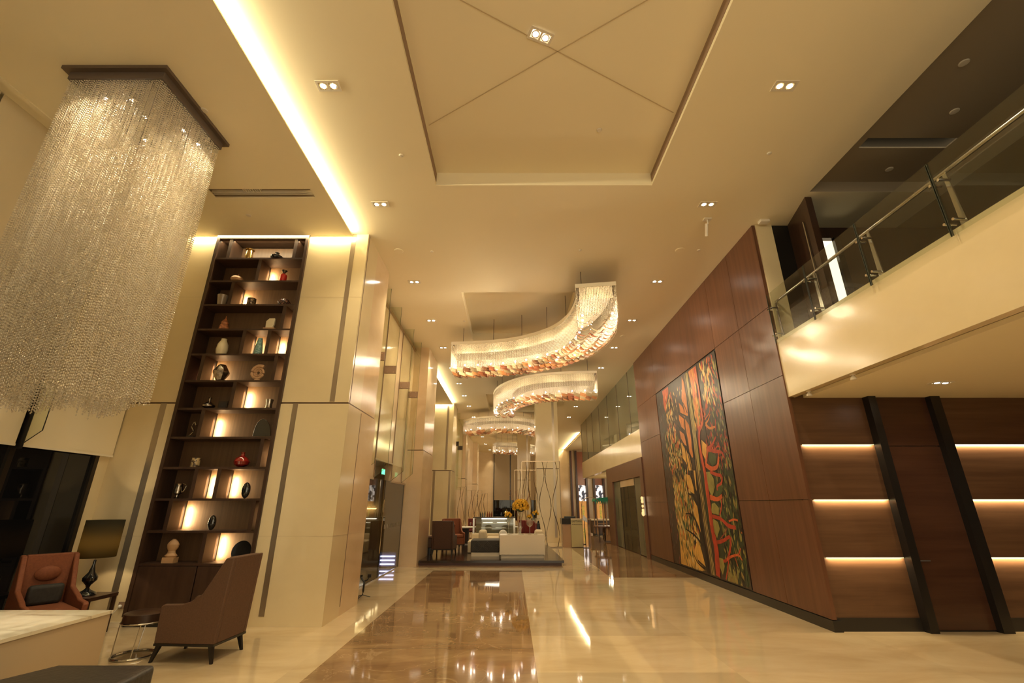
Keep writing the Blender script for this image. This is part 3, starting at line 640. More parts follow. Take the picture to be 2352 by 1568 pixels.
for ins, step in ((0, .018), (.04, .024), (.10, .032), (.18, .04), (.30, .06)):
    x0, x1, y0, y1 = CX0+.02+ins, CX1-.02-ins, CY0+.02+ins, CY1-.02-ins
    n = int((x1-x0)/step); m_ = int((y1-y0)/step)
    ring = [(x0+(x1-x0)*k/n, y0) for k in range(n)] + [(x1, y0+(y1-y0)*k/m_) for k in range(m_)] + [(x1-(x1-x0)*k/n, y1) for k in range(n)] + [(x0, y1-(y1-y0)*k/m_) for k in range(m_)]
    for x, y in ring:
        zb = 2.36 - ins*.25 + random.uniform(0, .09) + .06*math.sin(x*9+y*5); ph = random.uniform(0, .02)
        x += random.uniform(-.003, .003)
        pts.append((x, y, 5.70-ph, zb))
P = []
for x, y, zt, zb in pts:
    zz = np.arange(zt, zb, -.026); P.append(np.stack([np.full(len(zz), x), np.full(len(zz), y), zz], 1))
V, F = beads(np.concatenate(P), .0078, .0115)
o = fast_mesh('bead_curtain', V, F, 'bead', ch); o['kind'] = 'stuff'
rng_ = np.random.default_rng(9); allp = np.concatenate(P); V, F = beads(allp[rng_.choice(len(allp), len(allp)//16, replace=False)], .0095, .014, 8)
M['spark'] = mat('mirror_sparkle', (1, .97, .9), .02, metal=1)  # mirror-metal beads added among the crystal to give it glints
o = fast_mesh('sparkle_beads', V, F, 'spark', ch); o['kind'] = 'stuff'
for x, y in ((-4.40, 3.75), (-4.13, 3.77), (-4.16, 4.0), (-3.86, 4.2), (-3.83, 4.42), (-4.42, 4.35)):
    b_ = MB().lathe([(.03, 0), (.035, -.05), (.022, -.055)], (x, y, 5.69), 12).build('bulb_holder', 'chrome', ch); MB().lathe([(.02, 0), (.02, -.006)], (x, y, 5.637), 12).build('bulb', 'bulb', b_)
    light('chandelier_bulb', 'SPOT', (x, y, 5.62), 95, (1, .90, .70), spot=95, blend=.7, rad=.02)

# ============================================================ CURVED CHANDELIERS
def curved(lab, ctr, wid, nt, zt, zb, rim_step, e, nl, nb):
    """ribbon-shaped crystal chandelier following the plan curve ctr"""
    ctr = [(x, y, 0) for x, y in ctr]; N = 40; cl = spline(ctr, N)
    nrm = []
    for i, p in enumerate(cl):
        t_ = (cl[min(i+1, N)] - cl[max(i-1, 0)]).normalized(); nrm.append(Vector((-t_.y, t_.x, 0)))
    A = [p + n_*wid/2 for p, n_ in zip(cl, nrm)]; B = [p - n_*wid/2 for p, n_ in zip(cl, nrm)]
    loop = A + B[::-1]
    mid = cl[N//2]; t = thing('curved_chandelier', lab, 'chandelier', (mid.x, mid.y, zb), 'curved crystal chandeliers')
    def ribbon(name, a, b, z0, z1, m, par=t, **k):
        mb = MB(); n = len(a); vs = [(p.x, p.y, z0) for p in a] + [(p.x, p.y, z0) for p in b] + [(p.x, p.y, z1) for p in a] + [(p.x, p.y, z1) for p in b]; fs = []
        for i in range(n-1): fs += [(i, n+i, n+i+1, i+1), (2*n+i, 2*n+i+1, 3*n+i+1, 3*n+i), (i, i+1, 2*n+i+1, 2*n+i), (n+i, 3*n+i, 3*n+i+1, n+i+1)]
        fs += [(0, 2*n, 3*n, n), (n-1, 2*n-1, 4*n-1, 3*n-1)]; mb.add(vs, fs); return mb.build(name, m, par, **k)
    ribbon('top_plate', A, B, zt-.03, zt, 'plate')
    # rim band and inner fabric liner (walls following the outline)
    def wall(name, off, z0, z1, m, th=.012):
        a = [p + n_*(wid/2-off) for p, n_ in zip(cl, nrm)]; b = [p - n_*(wid/2-off) for p, n_ in zip(cl, nrm)]
        d = (cl[1]-cl[0]).normalized()*off; a[0] = a[0]+d; b[0] = b[0]+d; d = (cl[-2]-cl[-1]).normalized()*off; a[-1] = a[-1]+d; b[-1] = b[-1]+d
        lp = a + b[::-1]; n = len(lp); c0 = sum(lp, Vector())/n; mb = MB(); vs = []
        for p in lp: vs += [(p.x, p.y, z0), (p.x, p.y, z1)]
        fs = [(2*i, 2*((i+1) % n), 2*((i+1) % n)+1, 2*i+1) for i in range(n)]; o = MB().add(vs, fs).build(name, m, t)
        if name == 'liner': return o
        s_ = o.modifiers.new('thick', 'SOLIDIFY'); s_.thickness = th; s_.offset = 0; return o
    wall('rim', 0, zt-.075, zt+.005, 'liner', .02)
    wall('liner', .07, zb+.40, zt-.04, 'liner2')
    # crystal chain wall
    n = len(loop); seg = []; tot = 0
    for i in range(n):
        a, b = loop[i], loop[(i+1) % n]; seg.append((a, b, tot)); tot += (b-a).length
    ns = int(tot/rim_step); P = []; RR = []; k = 0
    for j in range(ns):
        s_ = tot*j/ns
        while k < n-1 and seg[k][2] + (seg[k][1]-seg[k][0]).length < s_: k += 1
        a, b, s0 = seg[k]; q = a.lerp(b, (s_-s0)/max(1e-6, (b-a).length))
        zz = zt-.08 - (j % 2)*rim_step*.5
        while zz > zb+.03:
            fr = (zt-zz)/(zt-zb); P.append((q.x, q.y, zz)); RR.append(.0075 + .006*fr); zz -= rim_step
    # fringe below the glass tiles
    V, F = beads(P, RR, rim_step*.47, 3); o = fast_mesh('crystal_chain_wall', V, F, 'bead2', t); o['kind'] = 'stuff'
    # lower wire rims with bright beads
    P = []
    for z in (zb-.005, zb-.075):
        for j in range(int(tot/.03)):
            s_ = tot*j/int(tot/.03)
            for a, b, s0 in seg:
                if s0 <= s_ < s0+(b-a).length+1e-6: q = a.lerp(b, (s_-s0)/max(1e-6, (b-a).length)); P.append((q.x, q.y, z)); break
    V, F = beads(P, .008, .008, 5); o = fast_mesh('bead_rim', V, F, 'bead2', t); o['kind'] = 'stuff'
    # curved glass tiles in three rows under the ribbon
    cw = wid/3; protos = []
    for mk in ('tile_amber', 'tile_brown', 'tile_cream', 'tile_olive', 'tile_red', 'tile_cream', 'tile_amber'):
        vs = []; fs = []; nn = 7; ln = 1.0
        for j in range(2):
            for i in range(nn):
                u = i/(nn-1)-.5; vs.append((u*cw*1.04, (j-.5)*ln, -.075*(1-4*u*u) + (j-.5)*.02)) 
        for i in range(nn-1): fs.append((i, i+1, nn+i+1, nn+i))
        me = bpy.data.meshes.new('glass_tile'); me.from_pydata(vs, [], fs); me.materials.append(M[mk]); me.shade_smooth(); protos.append(me)
    rows = nt//3; cl2 = spline(ctr, rows); rnd = random.Random(11)
    for i in range(rows):
        p = (cl2[i]+cl2[i+1])/2; d = cl2[i+1]-cl2[i]; L_ = d.length; d.normalize(); nn_ = Vector((-d.y, d.x, 0))
        for r_ in (-1, 0, 1):
            q = p + nn_*cw*r_; o = bpy.data.objects.new('glass_tile', rnd.choice(protos)); C.objects.link(o); o.parent = t
            o.location = Vector((q.x, q.y, zb-.01-(0 if r_ else .02))) - t.location; o.rotation_euler = (R(rnd.uniform(8, 16)), 0, math.atan2(d.y, d.x)-math.pi/2)
            # outer tiles widen on the outside of the bend
            o.scale = (1, L_*1.1, 1)
            if o.scale: pass
    # suspension rods
    for i in range(2, N, 6):
        for q in (cl[i] + nrm[i]*wid*.35,):
            MB().tube([(q.x, q.y, zt), (q.x, q.y, 6.13 if any(h[0] < q.x < h[1] and h[2] < q.y < h[3] for h in HOLES) else ZC)], .006, 6).build('suspension_rod', 'dark_metal', t)
    # bulbs along both edges
    cb = spline(ctr, nb); 
    for i in range(nb+1):
        d = (cb[min(i+1, nb)]-cb[max(i-1, 0)]).normalized(); nn_ = Vector((-d.y, d.x, 0))
        for s_ in (-1, 1):
            q = cb[i] + nn_*s_*(wid*.5-.10)
            if i == 0: q = q + d*.1
            if i == nb: q = q - d*.1
            MB().ball((q.x, q.y, zb+.09), .020, 8, 6).build('bulb', 'bulb', t)
    cb = spline(ctr, nl)
    for i in range(nl):
        q = (cb[i]+cb[i+1])/2; light('chandelier_bulb', 'POINT', (q.x, q.y, zb+.28), e, (1, .80, .52), rad=.02)
    return t
curved('nearest curved crystal chandelier with amber glass tiles, flat end toward the camera', [(1.60, 7.85), (1.70, 8.6), (1.62, 9.45), (1.33, 10.2), (.88, 10.75), (.25, 11.2), (-.45, 11.45), (-1.0, 11.55), (-1.55, 11.6)], .76, 99, 5.5, 4.80, .030, 22, 7, 16)
curved('second curved crystal chandelier, its bend turned toward the left', [(2.72, 14.35), (1.9, 14.42), (1.05, 14.65), (.42, 15.15), (-.08, 16.0), (-.30, 17.0), (-.28, 17.9)], .80, 90, 5.5, 4.80, .034, 19, 6, 14)
curved('third curved crystal chandelier, a shallow arch partly behind the large column', [(-2.1, 23.2), (-1.5, 22.55), (-.6, 22.2), (.4, 22.4), (1.2, 23.2), (1.7, 24.3)], .9, 72, 5.5, 4.88, .045, 13, 5, 10)
curved('farthest curved crystal chandelier before the blinds of the end wall', [(-1.2, 31.6), (-.5, 31.8), (.4, 32.4), (1.2, 33.6)], 1.0, 45, 5.5, 4.85, .06, 13, 3, 7)

# ============================================================ BOOKCASE
bk = thing('bookcase', 'tall dark walnut bookcase built into the cream wall, with lit niches', 'bookcase', (-4.29, FY, 0))
BX0, BX1, BD = -5.08, -3.50, .30
SZ = [.75, 1.16, 1.58, 2.01, 2.44, 2.87, 3.30, 3.73, 4.15, 4.58, 5.01, 5.44, 5.83]
mb = MB().box(BX0, BX0+.05, FY-.03, FY+BD, .12, 5.90).box(BX1-.05, BX1, FY-.03, FY+BD, .12, 5.90).box(BX0+.05, BX1-.05, FY-.03, FY+BD, 5.81, 5.90)
mb.build('frame', 'wood_shelf', bk)
MB().box(BX0+.05, BX1-.05, FY+BD-.01, FY+BD, .12, 5.8).build('back_panel', 'wood_back', bk)
MB().box(BX0+.02, BX1-.02, FY, FY+BD, 0, .12).build('plinth', 'black', bk)
for z in SZ[:-1]: MB().box(BX0+.05, BX1-.05, FY-.02, FY+BD-.01, z-.03, z).build('shelf', 'wood_shelf', bk)
for x0, x1, hx in ((BX0+.05, -4.245, -4.28), (-4.235, BX1-.05, -4.20)):
    d = MB().box(x0+.003, x1-.003, FY-.018, FY+.005, .13, .715).build('door', 'wood_shelf', bk, bev=.002)
DV = [(11, -4.86, 0), (11, -3.74, 0), (10, -4.29, 1), (9, -4.66, 1), (8, -3.73, 1), (7, -4.30, 1), (7, -3.90, 1), (6, -4.86, 1), (6, -3.72, 1), (5, -4.28, 1), (4, -4.67, 1), (3, -3.70, 1), (2, -4.57, 1), (2, -4.24, 1), (1, -4.83, 1), (1, -3.66, 1), (0, -4.25, 1)]
light_dv = {}
for r, x, lit in DV:
    z0, z1 = SZ[r], SZ[r+1]-.03
    MB().box(x, x+.055, FY-.015, FY+BD-.01, z0, z1).build('divider', 'wood_shelf', bk)
    if lit:
        # LED stick tucked behind the divider, washing the back panel to its right
        e = MB().box(x+.055, x+.062, FY+BD-.05, FY+BD-.03, z0+.03, z1-.03).build('light_stick', 'black', bk)
        light('shelf_led', 'AREA', (x+.072, FY+BD-.10, z0+.17), 2.6, (1, .76, .40), (R(90), 0, R(-38)), .02, .26, spec=.2)
light('shelf_led', 'AREA', (BX0+.07, FY+BD-.10, SZ[6]+.12), .25, (1, .6, .4), (R(90), 0, R(-38)), .02, .2, spec=.2)

# ---- objects on the shelves
YS = FY+.05
M['gold'] = mat('antique_gold', (.60, .42, .16), .25, metal=1); M['silver'] = mat('tarnished_silver', (.50, .44, .36), .22, metal=1, noise=((.3, .25, .2), (20, 20, 20), 3, .4, .6))
M['teal'] = mat('teal_mosaic_ceramic', (.10, .22, .20), .35, noise=((.30, .45, .42), (60, 60, 60), 2, .45, .55)); M['ivory'] = mat('ivory_ceramic', (.72, .64, .44), .35)
M['redglass'] = mat('ruby_glaze', (.22, .014, .009), .08, coat=1); M['redglass2'] = mat('crimson_lacquer', (.55, .02, .012), .25)
M['terracotta'] = mat('orange_terracotta', (.52, .20, .08), .45, noise=((.25, .09, .04), (20, 20, 40), 3, .4, .6)); M['tan'] = mat('tan_gourd', (.48, .28, .13), .55)
M['glossblack'] = mat('gloss_black_ceramic', (.01, .01, .01), .08, coat=1); M['amm'] = mat('fossil_tan', (.50, .30, .16), .7); M['bronze'] = mat('patterned_bronze', (.30, .22, .13), .3, metal=.8, noise=((.06, .04, .03), (40, 40, 40), 3, .45, .55))
def vase(name, x, z, prof, m, lab, cat='vase', extra=None, y=YS, n=24):
    t = thing(name, lab, cat, (x, y, z), 'ornaments in the bookcase')
    MB().lathe(prof, (x, y, z), n).build('body', m, t, smooth=True)
    if extra: extra(t, x, y, z)
    return t
def ring(t, x, y, z, r, rr, nm='rim', m='gold'):
    MB().tube([(x+r*math.cos(a*math.pi/10), y+r*math.sin(a*math.pi/10), z) for a in range(20)], rr, 6, True).build(nm, m, t, smooth=True)
Z = {k: SZ[k] for k in range(12)}
vase('lidded_jar', -4.57, Z[11], [(.055, 0), (.06, .01), (.055, .17), (.05, .18)], 'gold', 'gold patterned glass jar with a flat lid on the top shelf', 'jar', lambda t, x, y, z: MB().lathe([(.07, .18), (.075, .19), (.02, .2)], (x, y, z), 20).build('lid', 'gold', t))
vase('round_pot', -4.09, Z[11], [(.05, 0), (.095, .03), (.10, .055), (.06, .085), (.025, .10), (.025, .12)], 'glossblack', 'squat glossy black pot with a small neck on the top shelf', 'pot', lambda t, x, y, z: MB().lathe([(.03, .12), (.038, .128), (.02, .135)], (x, y, z), 16).build('neck_rim', 'glossblack', t))
vase('gourd', -4.68, Z[10], [(.04, 0), (.09, .025), (.10, .055), (.08, .09), (.02, .105)], 'tan', 'flattened tan gourd with a little stem on the second shelf', 'gourd', lambda t, x, y, z: MB().tube([(x, y, z+.1), (x+.005, y, z+.145)], .010).build('stem', 'terracotta', t))
vase('red_bottle', -3.91, Z[10], [(.05, 0), (.052, .005), (.052, .13), (.03, .15), (.02, .16)], 'redglass2', 'bright red cylinder bottle with a flared black mouth on the second shelf', 'bottle', lambda t, x, y, z: MB().lathe([(.02, .155), (.022, .18), (.05, .215), (.04, .22)], (x, y, z), 20).build('mouth', 'glossblack', t))
vase('glass_tumbler', -4.85, Z[9], [(.055, 0), (.06, .01), (.085, .18), (.08, .18)], 'bronze', 'flared grey mottled tumbler at the far left of the third shelf', 'vase').children[0].data.materials[0] = mat('mottled_grey_glass', (.30, .24, .18), .15)
vase('candle_cup', -4.36, Z[9], [(.06, 0), (.065, .01), (.065, .125), (.055, .125)], 'bronze', 'small patterned bronze cup against the lit niche of the third shelf', 'cup')
vase('mosaic_bowl', -3.82, Z[9], [(.05, 0), (.09, .03), (.10, .06), (.07, .10), (.03, .11)], 'bronze', 'dark round mosaic bowl at the right of the third shelf', 'bowl').children[0].data.materials[0] = mat('dark_mosaic', (.03, .02, .02), .15, noise=((.25, .12, .08), (50, 50, 50), 2, .5, .6))
vase('stacked_gourd', -4.72, Z[8], [(.06, 0), (.07, .01), (.065, .07), (.05, .10), (.055, .13), (.03, .17), (.01, .20), (.008, .24)], 'terracotta', 'orange pointed double gourd standing alone on the fourth shelf', 'ornament')
t = thing('stone_disc', 'cream carved stone slab on a small wooden stand, right side of the fourth shelf', 'ornament', (-3.97, YS, Z[8]), 'ornaments in the bookcase')
MB().prism([(-4.04, .03), (-3.93, .03), (-3.91, .10), (-3.91, .20), (-4.0, .20), (-4.045, .15)], 'y', YS-.02, YS+.02).build('slab', 'ivory', t, bev=.006).location = (0, 0, 0)
for c_ in t.children: c_.location.z = Z[8]
MB().box(-4.06, -3.88, YS-.05, YS+.05, Z[8], Z[8]+.03).build('stand', 'tan', t, bev=.004)
vase('tapered_vase', -4.67, Z[7], [(.065, 0), (.075, .02), (.085, .09), (.075, .17), (.042, .24), (.040, .26), (.044, .265)], 'ivory', 'plain ivory tapered vase on the fifth shelf', 'vase')
vase('mosaic_vase', -4.09, Z[7], [(.062, 0), (.066, .01), (.055, .12), (.035, .26), (.03, .28)], 'teal', 'slim teal mosaic vase glowing edge, in the lit niche of the fifth shelf', 'vase')
vase('faceted_vase', -4.60, Z[6], [(.05, 0), (.115, .12), (.12, .15), (.06, .25), (.045, .265), (.03, .265)], 'silver', 'large faceted pewter vase in front of the lit niche, sixth shelf', 'vase', n=8)
def amm():
    t = thing('ammonite', 'tan ammonite fossil standing on edge on the sixth shelf', 'fossil', (-4.02, YS, Z[6]), 'ornaments in the bookcase')
    mb = MB(); pts = []; rr = []
    for k in range(80):
        a = k*.28; r_ = .118*math.exp(-.075*a) ; pts.append((-4.02+r_*math.cos(a+.9), YS, Z[6]+.135+r_*math.sin(a+.9))); rr.append(r_*.22*(1+.12*(k % 2)))
    mb.tube(pts, rr, 8).build('shell', 'amm', t); mb = MB(); mb.ball((-4.02, YS, Z[6]+.02), .03, sc=(1.6, 1, .6)).build('foot', 'amm', t)
amm()
vase('bud_flask', -4.68, Z[5], [(.04, 0), (.085, .03), (.09, .05), (.05, .09), (.015, .11), (.015, .155), (.03, .17)], 'silver', 'round silver flask with a narrow neck on the seventh shelf', 'vase')
t = thing('picture_frame', 'small dark picture frame beside the silver flask', 'picture frame', (-4.47, YS, Z[5]), 'ornaments in the bookcase')
MB().box(-4.54, -4.40, YS, YS+.015, Z[5], Z[5]+.12).build('frame', 'dark_metal', t); MB().box(-4.525, -4.415, YS-.003, YS, Z[5]+.015, Z[5]+.105).build('picture', 'char_fabric', t)
vase('metal_cup', -3.76, Z[5], [(.045, 0), (.05, .01), (.042, .06), (.055, .14), (.05, .14)], 'silver', 'waisted silver cup at the right of the seventh shelf', 'cup')
t = thing('abstract_figure', 'thin dark curled metal figure in the left niche of the eighth shelf', 'sculpture', (-4.84, YS, Z[4]), 'ornaments in the bookcase')
MB().tube(spline([(-4.87, YS, Z[4]+.02), (-4.82, YS, Z[4]+.09), (-4.86, YS, Z[4]+.16), (-4.83, YS, Z[4]+.22), (-4.80, YS, Z[4]+.18)], 20), .012).build('body', 'silver', t, smooth=True); MB().box(-4.89, -4.79, YS-.03, YS+.03, Z[4], Z[4]+.02).build('base', 'black', t)
t = thing('wire_leaf', 'large black leaf-shaped plate with a thin bright edge, right of the eighth shelf', 'plate', (-3.76, YS, Z[4]), 'ornaments in the bookcase')
MB().prism([(-3.80+.13*math.cos(a/12*math.pi), Z[4]+.02+.32*math.sin(a/12*math.pi)*(.6+.4*a/12)) for a in range(13)], 'y', YS+.02, YS+.03).build('plate', 'glossblack', t)
MB().tube([(-3.80+.13*math.cos(a/12*math.pi), YS+.015, Z[4]+.02+.32*math.sin(a/12*math.pi)*(.6+.4*a/12)) for a in range(5, 13)], .003).build('edge', 'silver', t)
vase('printed_mug', -4.68, Z[3], [(.058, 0), (.06, .005), (.055, .13), (.05, .13)], 'bronze', 'small gold cylinder mug with a dark mark on the ninth shelf', 'cup').children[0].data.materials[0] = mat('gold_mark_ceramic', (.45, .33, .16), .3, noise=((.08, .05, .03), (25, 25, 25), 2, .52, .56))
vase('ruby_vase', -4.01, Z[3], [(.04, 0), (.095, .035), (.11, .08), (.08, .13), (.03, .16), (.022, .19), (.03, .21)], 'redglass', 'round glossy ruby red vase with a short neck on the ninth shelf', 'vase')
vase('metal_pitcher', -4.84, Z[2], [(.045, 0), (.02, .02), (.02, .045), (.055, .07), (.06, .12), (.045, .17), (.055, .20)], 'silver', 'silver footed pitcher with a curved handle, left of the tenth shelf', 'pitcher', lambda t, x, y, z: MB().tube(spline([(x+.05, y, z+.2), (x+.10, y, z+.18), (x+.085, y, z+.11), (x+.05, y, z+.08)], 12), .008).build('handle', 'silver', t, smooth=True))
def egg(x, z, lab, s=1.0):
    t = thing('black_egg', lab, 'ornament', (x, YS, z), 'ornaments in the bookcase'); MB().ball((x, YS, z+.11*s), .11*s, 16, 12, (.55, .4, 1)).build('body', 'glossblack', t, smooth=True)
egg(-3.87, Z[2], 'tall glossy black oval ornament at the right of the tenth shelf')
egg(-4.26, Z[1], 'slim glossy black oval ornament in the middle of the eleventh shelf', .9)
t = thing('stone_bust', 'pale carved stone bust on the lowest open shelf', 'bust', (-4.73, YS, Z[0]), 'ornaments in the bookcase')
MB().lathe([(.07, .07), (.085, .09), (.055, .12), (.05, .15), (.075, .19), (.08, .23), (.055, .27), (.02, .30)], (-4.73, YS, Z[0]), 18).build('figure', 'tan', t, smooth=True).scale = (1, .6, 1); MB().box(-4.81, -4.65, YS-.05, YS+.05, Z[0], Z[0]+.07).build('base', 'tan', t)
t = thing('dark_dish', 'round dark dish standing at the right of the lowest open shelf', 'dish', (-3.8, YS, Z[0]), 'ornaments in the bookcase')
MB().lathe([(.02, -.01), (.13, .0), (.135, .01), (.02, .01)], (0, 0, 0), 28).build('dish', 'glossblack', t).rotation_euler = (R(80), 0, 0)
for c_ in t.children: c_.location = (0, .05, .14)
for c_ in t.children: c_.data.transform(Matrix.Translation(t.location))
MB().box(-3.86, -3.74, YS, YS+.1, Z[0], Z[0]+.02).build('stand', 'black', t)

for o_ in list(C.objects):
    if o_.get('group') == 'ornaments in the bookcase': o_.location.x += .055

# ============================================================ MURAL
def mural():
    # design grid -> wall plane X=4.03 (Y across, Z up); the grid is the artist's slanted sketch grid
    f, p = 1045, math.atan(374/1045); c_, s_ = math.cos(p), math.sin(p)
    def W(a, b, low=False):
        u = 1490 + a/5.228; v = (1080 if low else 780) + b/5.228
        x = (u-1177)/f; y = (784-v)/f; d = (x, c_-y*s_, s_+y*c_); t = 4.03/d[0]
        return (min(12.46, max(8.63, t*d[1])), min(4.36, max(.17, 1.5+t*d[2])))
    t = thing('mural', 'tall three-panel painting of red, black and gold trees with leaves on the wood wall', 'painting', (4.03, 10.54, .14))
    MB().box(4.045, 4.06, 8.565, 12.515, .13, 4.415).build('frame', 'black', t)
    for y0, y1 in ((8.60, 9.52), (9.535, 11.39), (11.405, 12.48)):
        MB().box(4.030, 4.045, y0, y1, .15, 4.38).build('panel', 'mural_base', t)
    cols = {'k': (.010, .007, .006), 'dk': (.035, .022, .016), 'o': (.62, .20, .03), 'y': (.74, .42, .09), 'r': (.46, .045, .018), 'ro': (.62, .11, .025), 'cr': (.68, .52, .22), 'g': (.055, .09, .03), 'yg': (.30, .27, .07), 'bg': (.02, .05, .045), 'ol': (.32, .22, .06), 'lv': (.13, .10, .09), 'pk': (.30, .06, .04), 'gd': (.42, .25, .06), 'dg': (.03, .045, .02), 'g2': (.10, .20, .08)}
    V = []; F = []; CI = []; lay = [4.0295]
    def poly(pts, col):
        lay[0] -= .0000025; n = len(V); V.extend([(lay[0], *q) for q in pts]); F.append(tuple(range(n, n+len(pts)))); CI.append(col)
    def P(pts, col, low=False): poly([W(a, b, low) for a, b in pts], col)
    def stroke(pts, w0, w1, col):
        """pts entries (a, b) upper sheet or (a, b, 1) lower sheet"""
        Q = [W(q[0], q[1], len(q) > 2) for q in pts]; Q = [Vector((a, b, 0)) for a, b in Q]; Q = spline(Q, max(6, len(pts)*5)); n = len(Q); k = {'r': .018, 'ro': .017, 'o': .017, 'k': .0125}.get(col, .0115)
        L_, R_ = [], []
        for i, q in enumerate(Q):
            d = (Q[min(i+1, n-1)] - Q[max(i-1, 0)]).normalized(); nn_ = Vector((-d.y, d.x, 0))*(w0+(w1-w0)*i/(n-1))*k*(.9+.2*random.random())
            L_.append(q+nn_); R_.append(q-nn_)
        lay[0] -= .0000025; base = len(V)
        cl_ = lambda q: (min(12.47, max(8.62, q.x)), min(4.37, max(.16, q.y)))
        V.extend([(lay[0], *cl_(q)) for q in L_+R_])
        for i in range(n-1): F.append((base+i, base+i+1, base+n+i+1, base+n+i)); CI.append(col)
    def leaf(a, b, low, ln, wd, ang, col):
        y, z = W(a, b, low); d = (math.cos(ang), math.sin(ang)); n_ = (-d[1], d[0])
        pts = [(y+d[0]*ln*q+n_[0]*wd*r, z+d[1]*ln*q+n_[1]*wd*r) for q, r in ((-1, 0), (-.5, .8), (.2, 1), (1, 0), (.2, -1), (-.5, -.8))]
        poly([(min(12.47, max(8.62, q[0])), min(4.37, max(.16, q[1]))) for q in pts], col)
    rnd = random.Random(5)
    def leaves(n, xl, xr, y0, y1, low, cs, ln=.055, sp=.4):
        for _ in range(n):
            b = rnd.uniform(y0, y1); u = (b-y0)/(y1-y0); a = rnd.uniform(xl[0]+(xl[1]-xl[0])*u, xr[0]+(xr[1]-xr[0])*u)
            leaf(a, b, low, 1.3*ln*rnd.uniform(.6, 1.3), ln*rnd.uniform(.25, .45), math.pi/2+rnd.uniform(-sp, sp), rnd.choice(cs))
    # grounds
    P([(280, 0), (300, 100), (320, 300), (330, 500), (360, 700), (380, 860), (405, 1190), (660, 1280), (700, 1200), (600, 1100), (560, 950), (520, 800), (480, 600), (480, 300), (430, 200), (420, 0)], 'ol', True)
    P([(380, 830), (405, 1190), (660, 1280), (690, 1180), (600, 1100), (555, 930), (480, 840)], 'y', True)
    P([(165, 600), (235, 560), (240, 640), (215, 780), (205, 880), (185, 780)], 'ro')
    P([(240, 565), (400, 440), (430, 700), (380, 900), (300, 850), (262, 700)], 'dk')
    P([(590, 300), (790, 140), (880, 560), (960, 900), (1000, 1300), (1040, 1568), (760, 1568), (690, 1000), (640, 700)], 'dk')
    P([(640, 0), (1030, 0), (1230, 1400), (950, 1350), (700, 600)], 'dg', True)
    # leaves below the trunks
    leaves(90, (100, 190), (180, 270), 650, 1568, False, ['bg', 'bg', 'lv', 'dk', 'g'])
    leaves(60, (190, 300), (270, 400), 0, 1180, True, ['dk', 'lv', 'k', 'bg', 'pk'])
    leaves(110, (200, 250), (300, 360), 640, 1568, False, ['cr', 'cr', 'y', 'cr', 'ro', 'dk'], .065)
    leaves(90, (270, 330), (400, 480), 560, 1568, False, ['lv', 'dk', 'o', 'k', 'pk', 'gd', 'cr'], .05)
    leaves(380, (285, 370), (470, 640), 0, 900, True, ['gd', 'yg', 'g', 'ro', 'y', 'cr', 'k', 'y', 'g2', 'cr'], .08)
    leaves(40, (390, 500), (520, 660), 850, 1260, True, ['ol', 'gd', 'g', 'cr'], .07)
    leaves(260, (600, 720), (820, 1010), 180, 1568, False, ['r', 'ro', 'dk', 'k', 'g', 'yg', 'lv', 'r'], .065)
    leaves(36, (600, 660), (740, 800), 260, 760, False, ['cr', 'cr', 'y'], .075)
    leaves(110, (760, 860), (940, 1030), 800, 1568, False, ['g', 'dg', 'r', 'yg', 'k'], .06)
    leaves(330, (800, 960), (1030, 1230), 0, 1420, True, ['dg', 'g', 'k', 'dk', 'g', 'yg', 'ol'], .07)
    leaves(50, (960, 980), (1050, 1220), 1150, 1400, True, ['yg', 'ol', 'dg', 'k'], .09)
    leaves(130, (200, 270), (370, 430), 1150, 1568, False, ['gd', 'ro', 'y', 'cr', 'k', 'g2', 'yg', 'cr'], .07)
    leaves(60, (280, 300), (400, 440), 0, 120, True, ['gd', 'ol', 'dk', 'ro', 'k', 'bg'], .07)
    P([(482, 385), (560, 320), (600, 850), (630, 1080), (600, 1080), (560, 850), (520, 560)], 'o')
    P([(470, 395), (500, 600), (545, 900), (585, 1200), (632, 1568), (598, 1568), (545, 1200), (500, 800), (448, 400)], 'yg')
    # gold and orange fields between branches
    for q in ([(400, 430), (428, 510), (460, 700), (482, 900), (458, 935), (430, 810), (400, 700), (405, 560)], [(368, 755), (410, 800), (452, 900), (440, 935), (385, 870)], [(370, 900), (430, 950), (442, 1085), (400, 1045), (373, 960)],
              [(445, 950), (490, 1020), (512, 1150), (542, 1400), (530, 1420), (498, 1350), (478, 1200), (450, 1050)], [(378, 1090), (430, 1130), (467, 1275), (440, 1262), (393, 1180)]): P(q, 'o')
    for q in ([(393, 1230), (440, 1300), (452, 1360), (467, 1495), (418, 1420)], [(455, 1310), (500, 1400), (532, 1568), (490, 1568), (468, 1450)], [(640, 1200), (705, 1262), (692, 1445), (652, 1360)]): P(q, 'y')
    for q in ([(455, 45), (500, 60), (542, 160), (556, 285), (508, 250), (458, 140)], [(545, 350), (590, 430), (612, 560), (652, 720), (664, 825), (620, 710), (558, 540)], [(590, 845), (632, 920), (692, 1155), (600, 1070), (555, 950)], [(548, 635), (606, 785), (556, 720)], [(545, 0), (565, 0), (605, 310), (575, 220)]): P(q, 'y', True)
    for q in ([(690, 20), (740, 15), (790, 100), (802, 200), (772, 325), (728, 230)], [(765, 400), (800, 388), (852, 450), (850, 535), (758, 510)], [(778, 575), (842, 620), (862, 700), (830, 815), (788, 720)], [(850, 1045), (900, 1060), (922, 1150), (900, 1255), (858, 1150)]): P(q, 'yg', True)
    P([(725, 1345), (760, 1350), (820, 1400), (820, 1480), (770, 1520), (735, 1450)], 'g')
    P([(820, 150), (880, 160), (900, 240), (850, 330), (810, 300)], 'g', True)
    leaves(70, (490, 570), (570, 650), 340, 1080, False, ['o', 'y', 'ro', 'r', 'yg'], .085, .15)
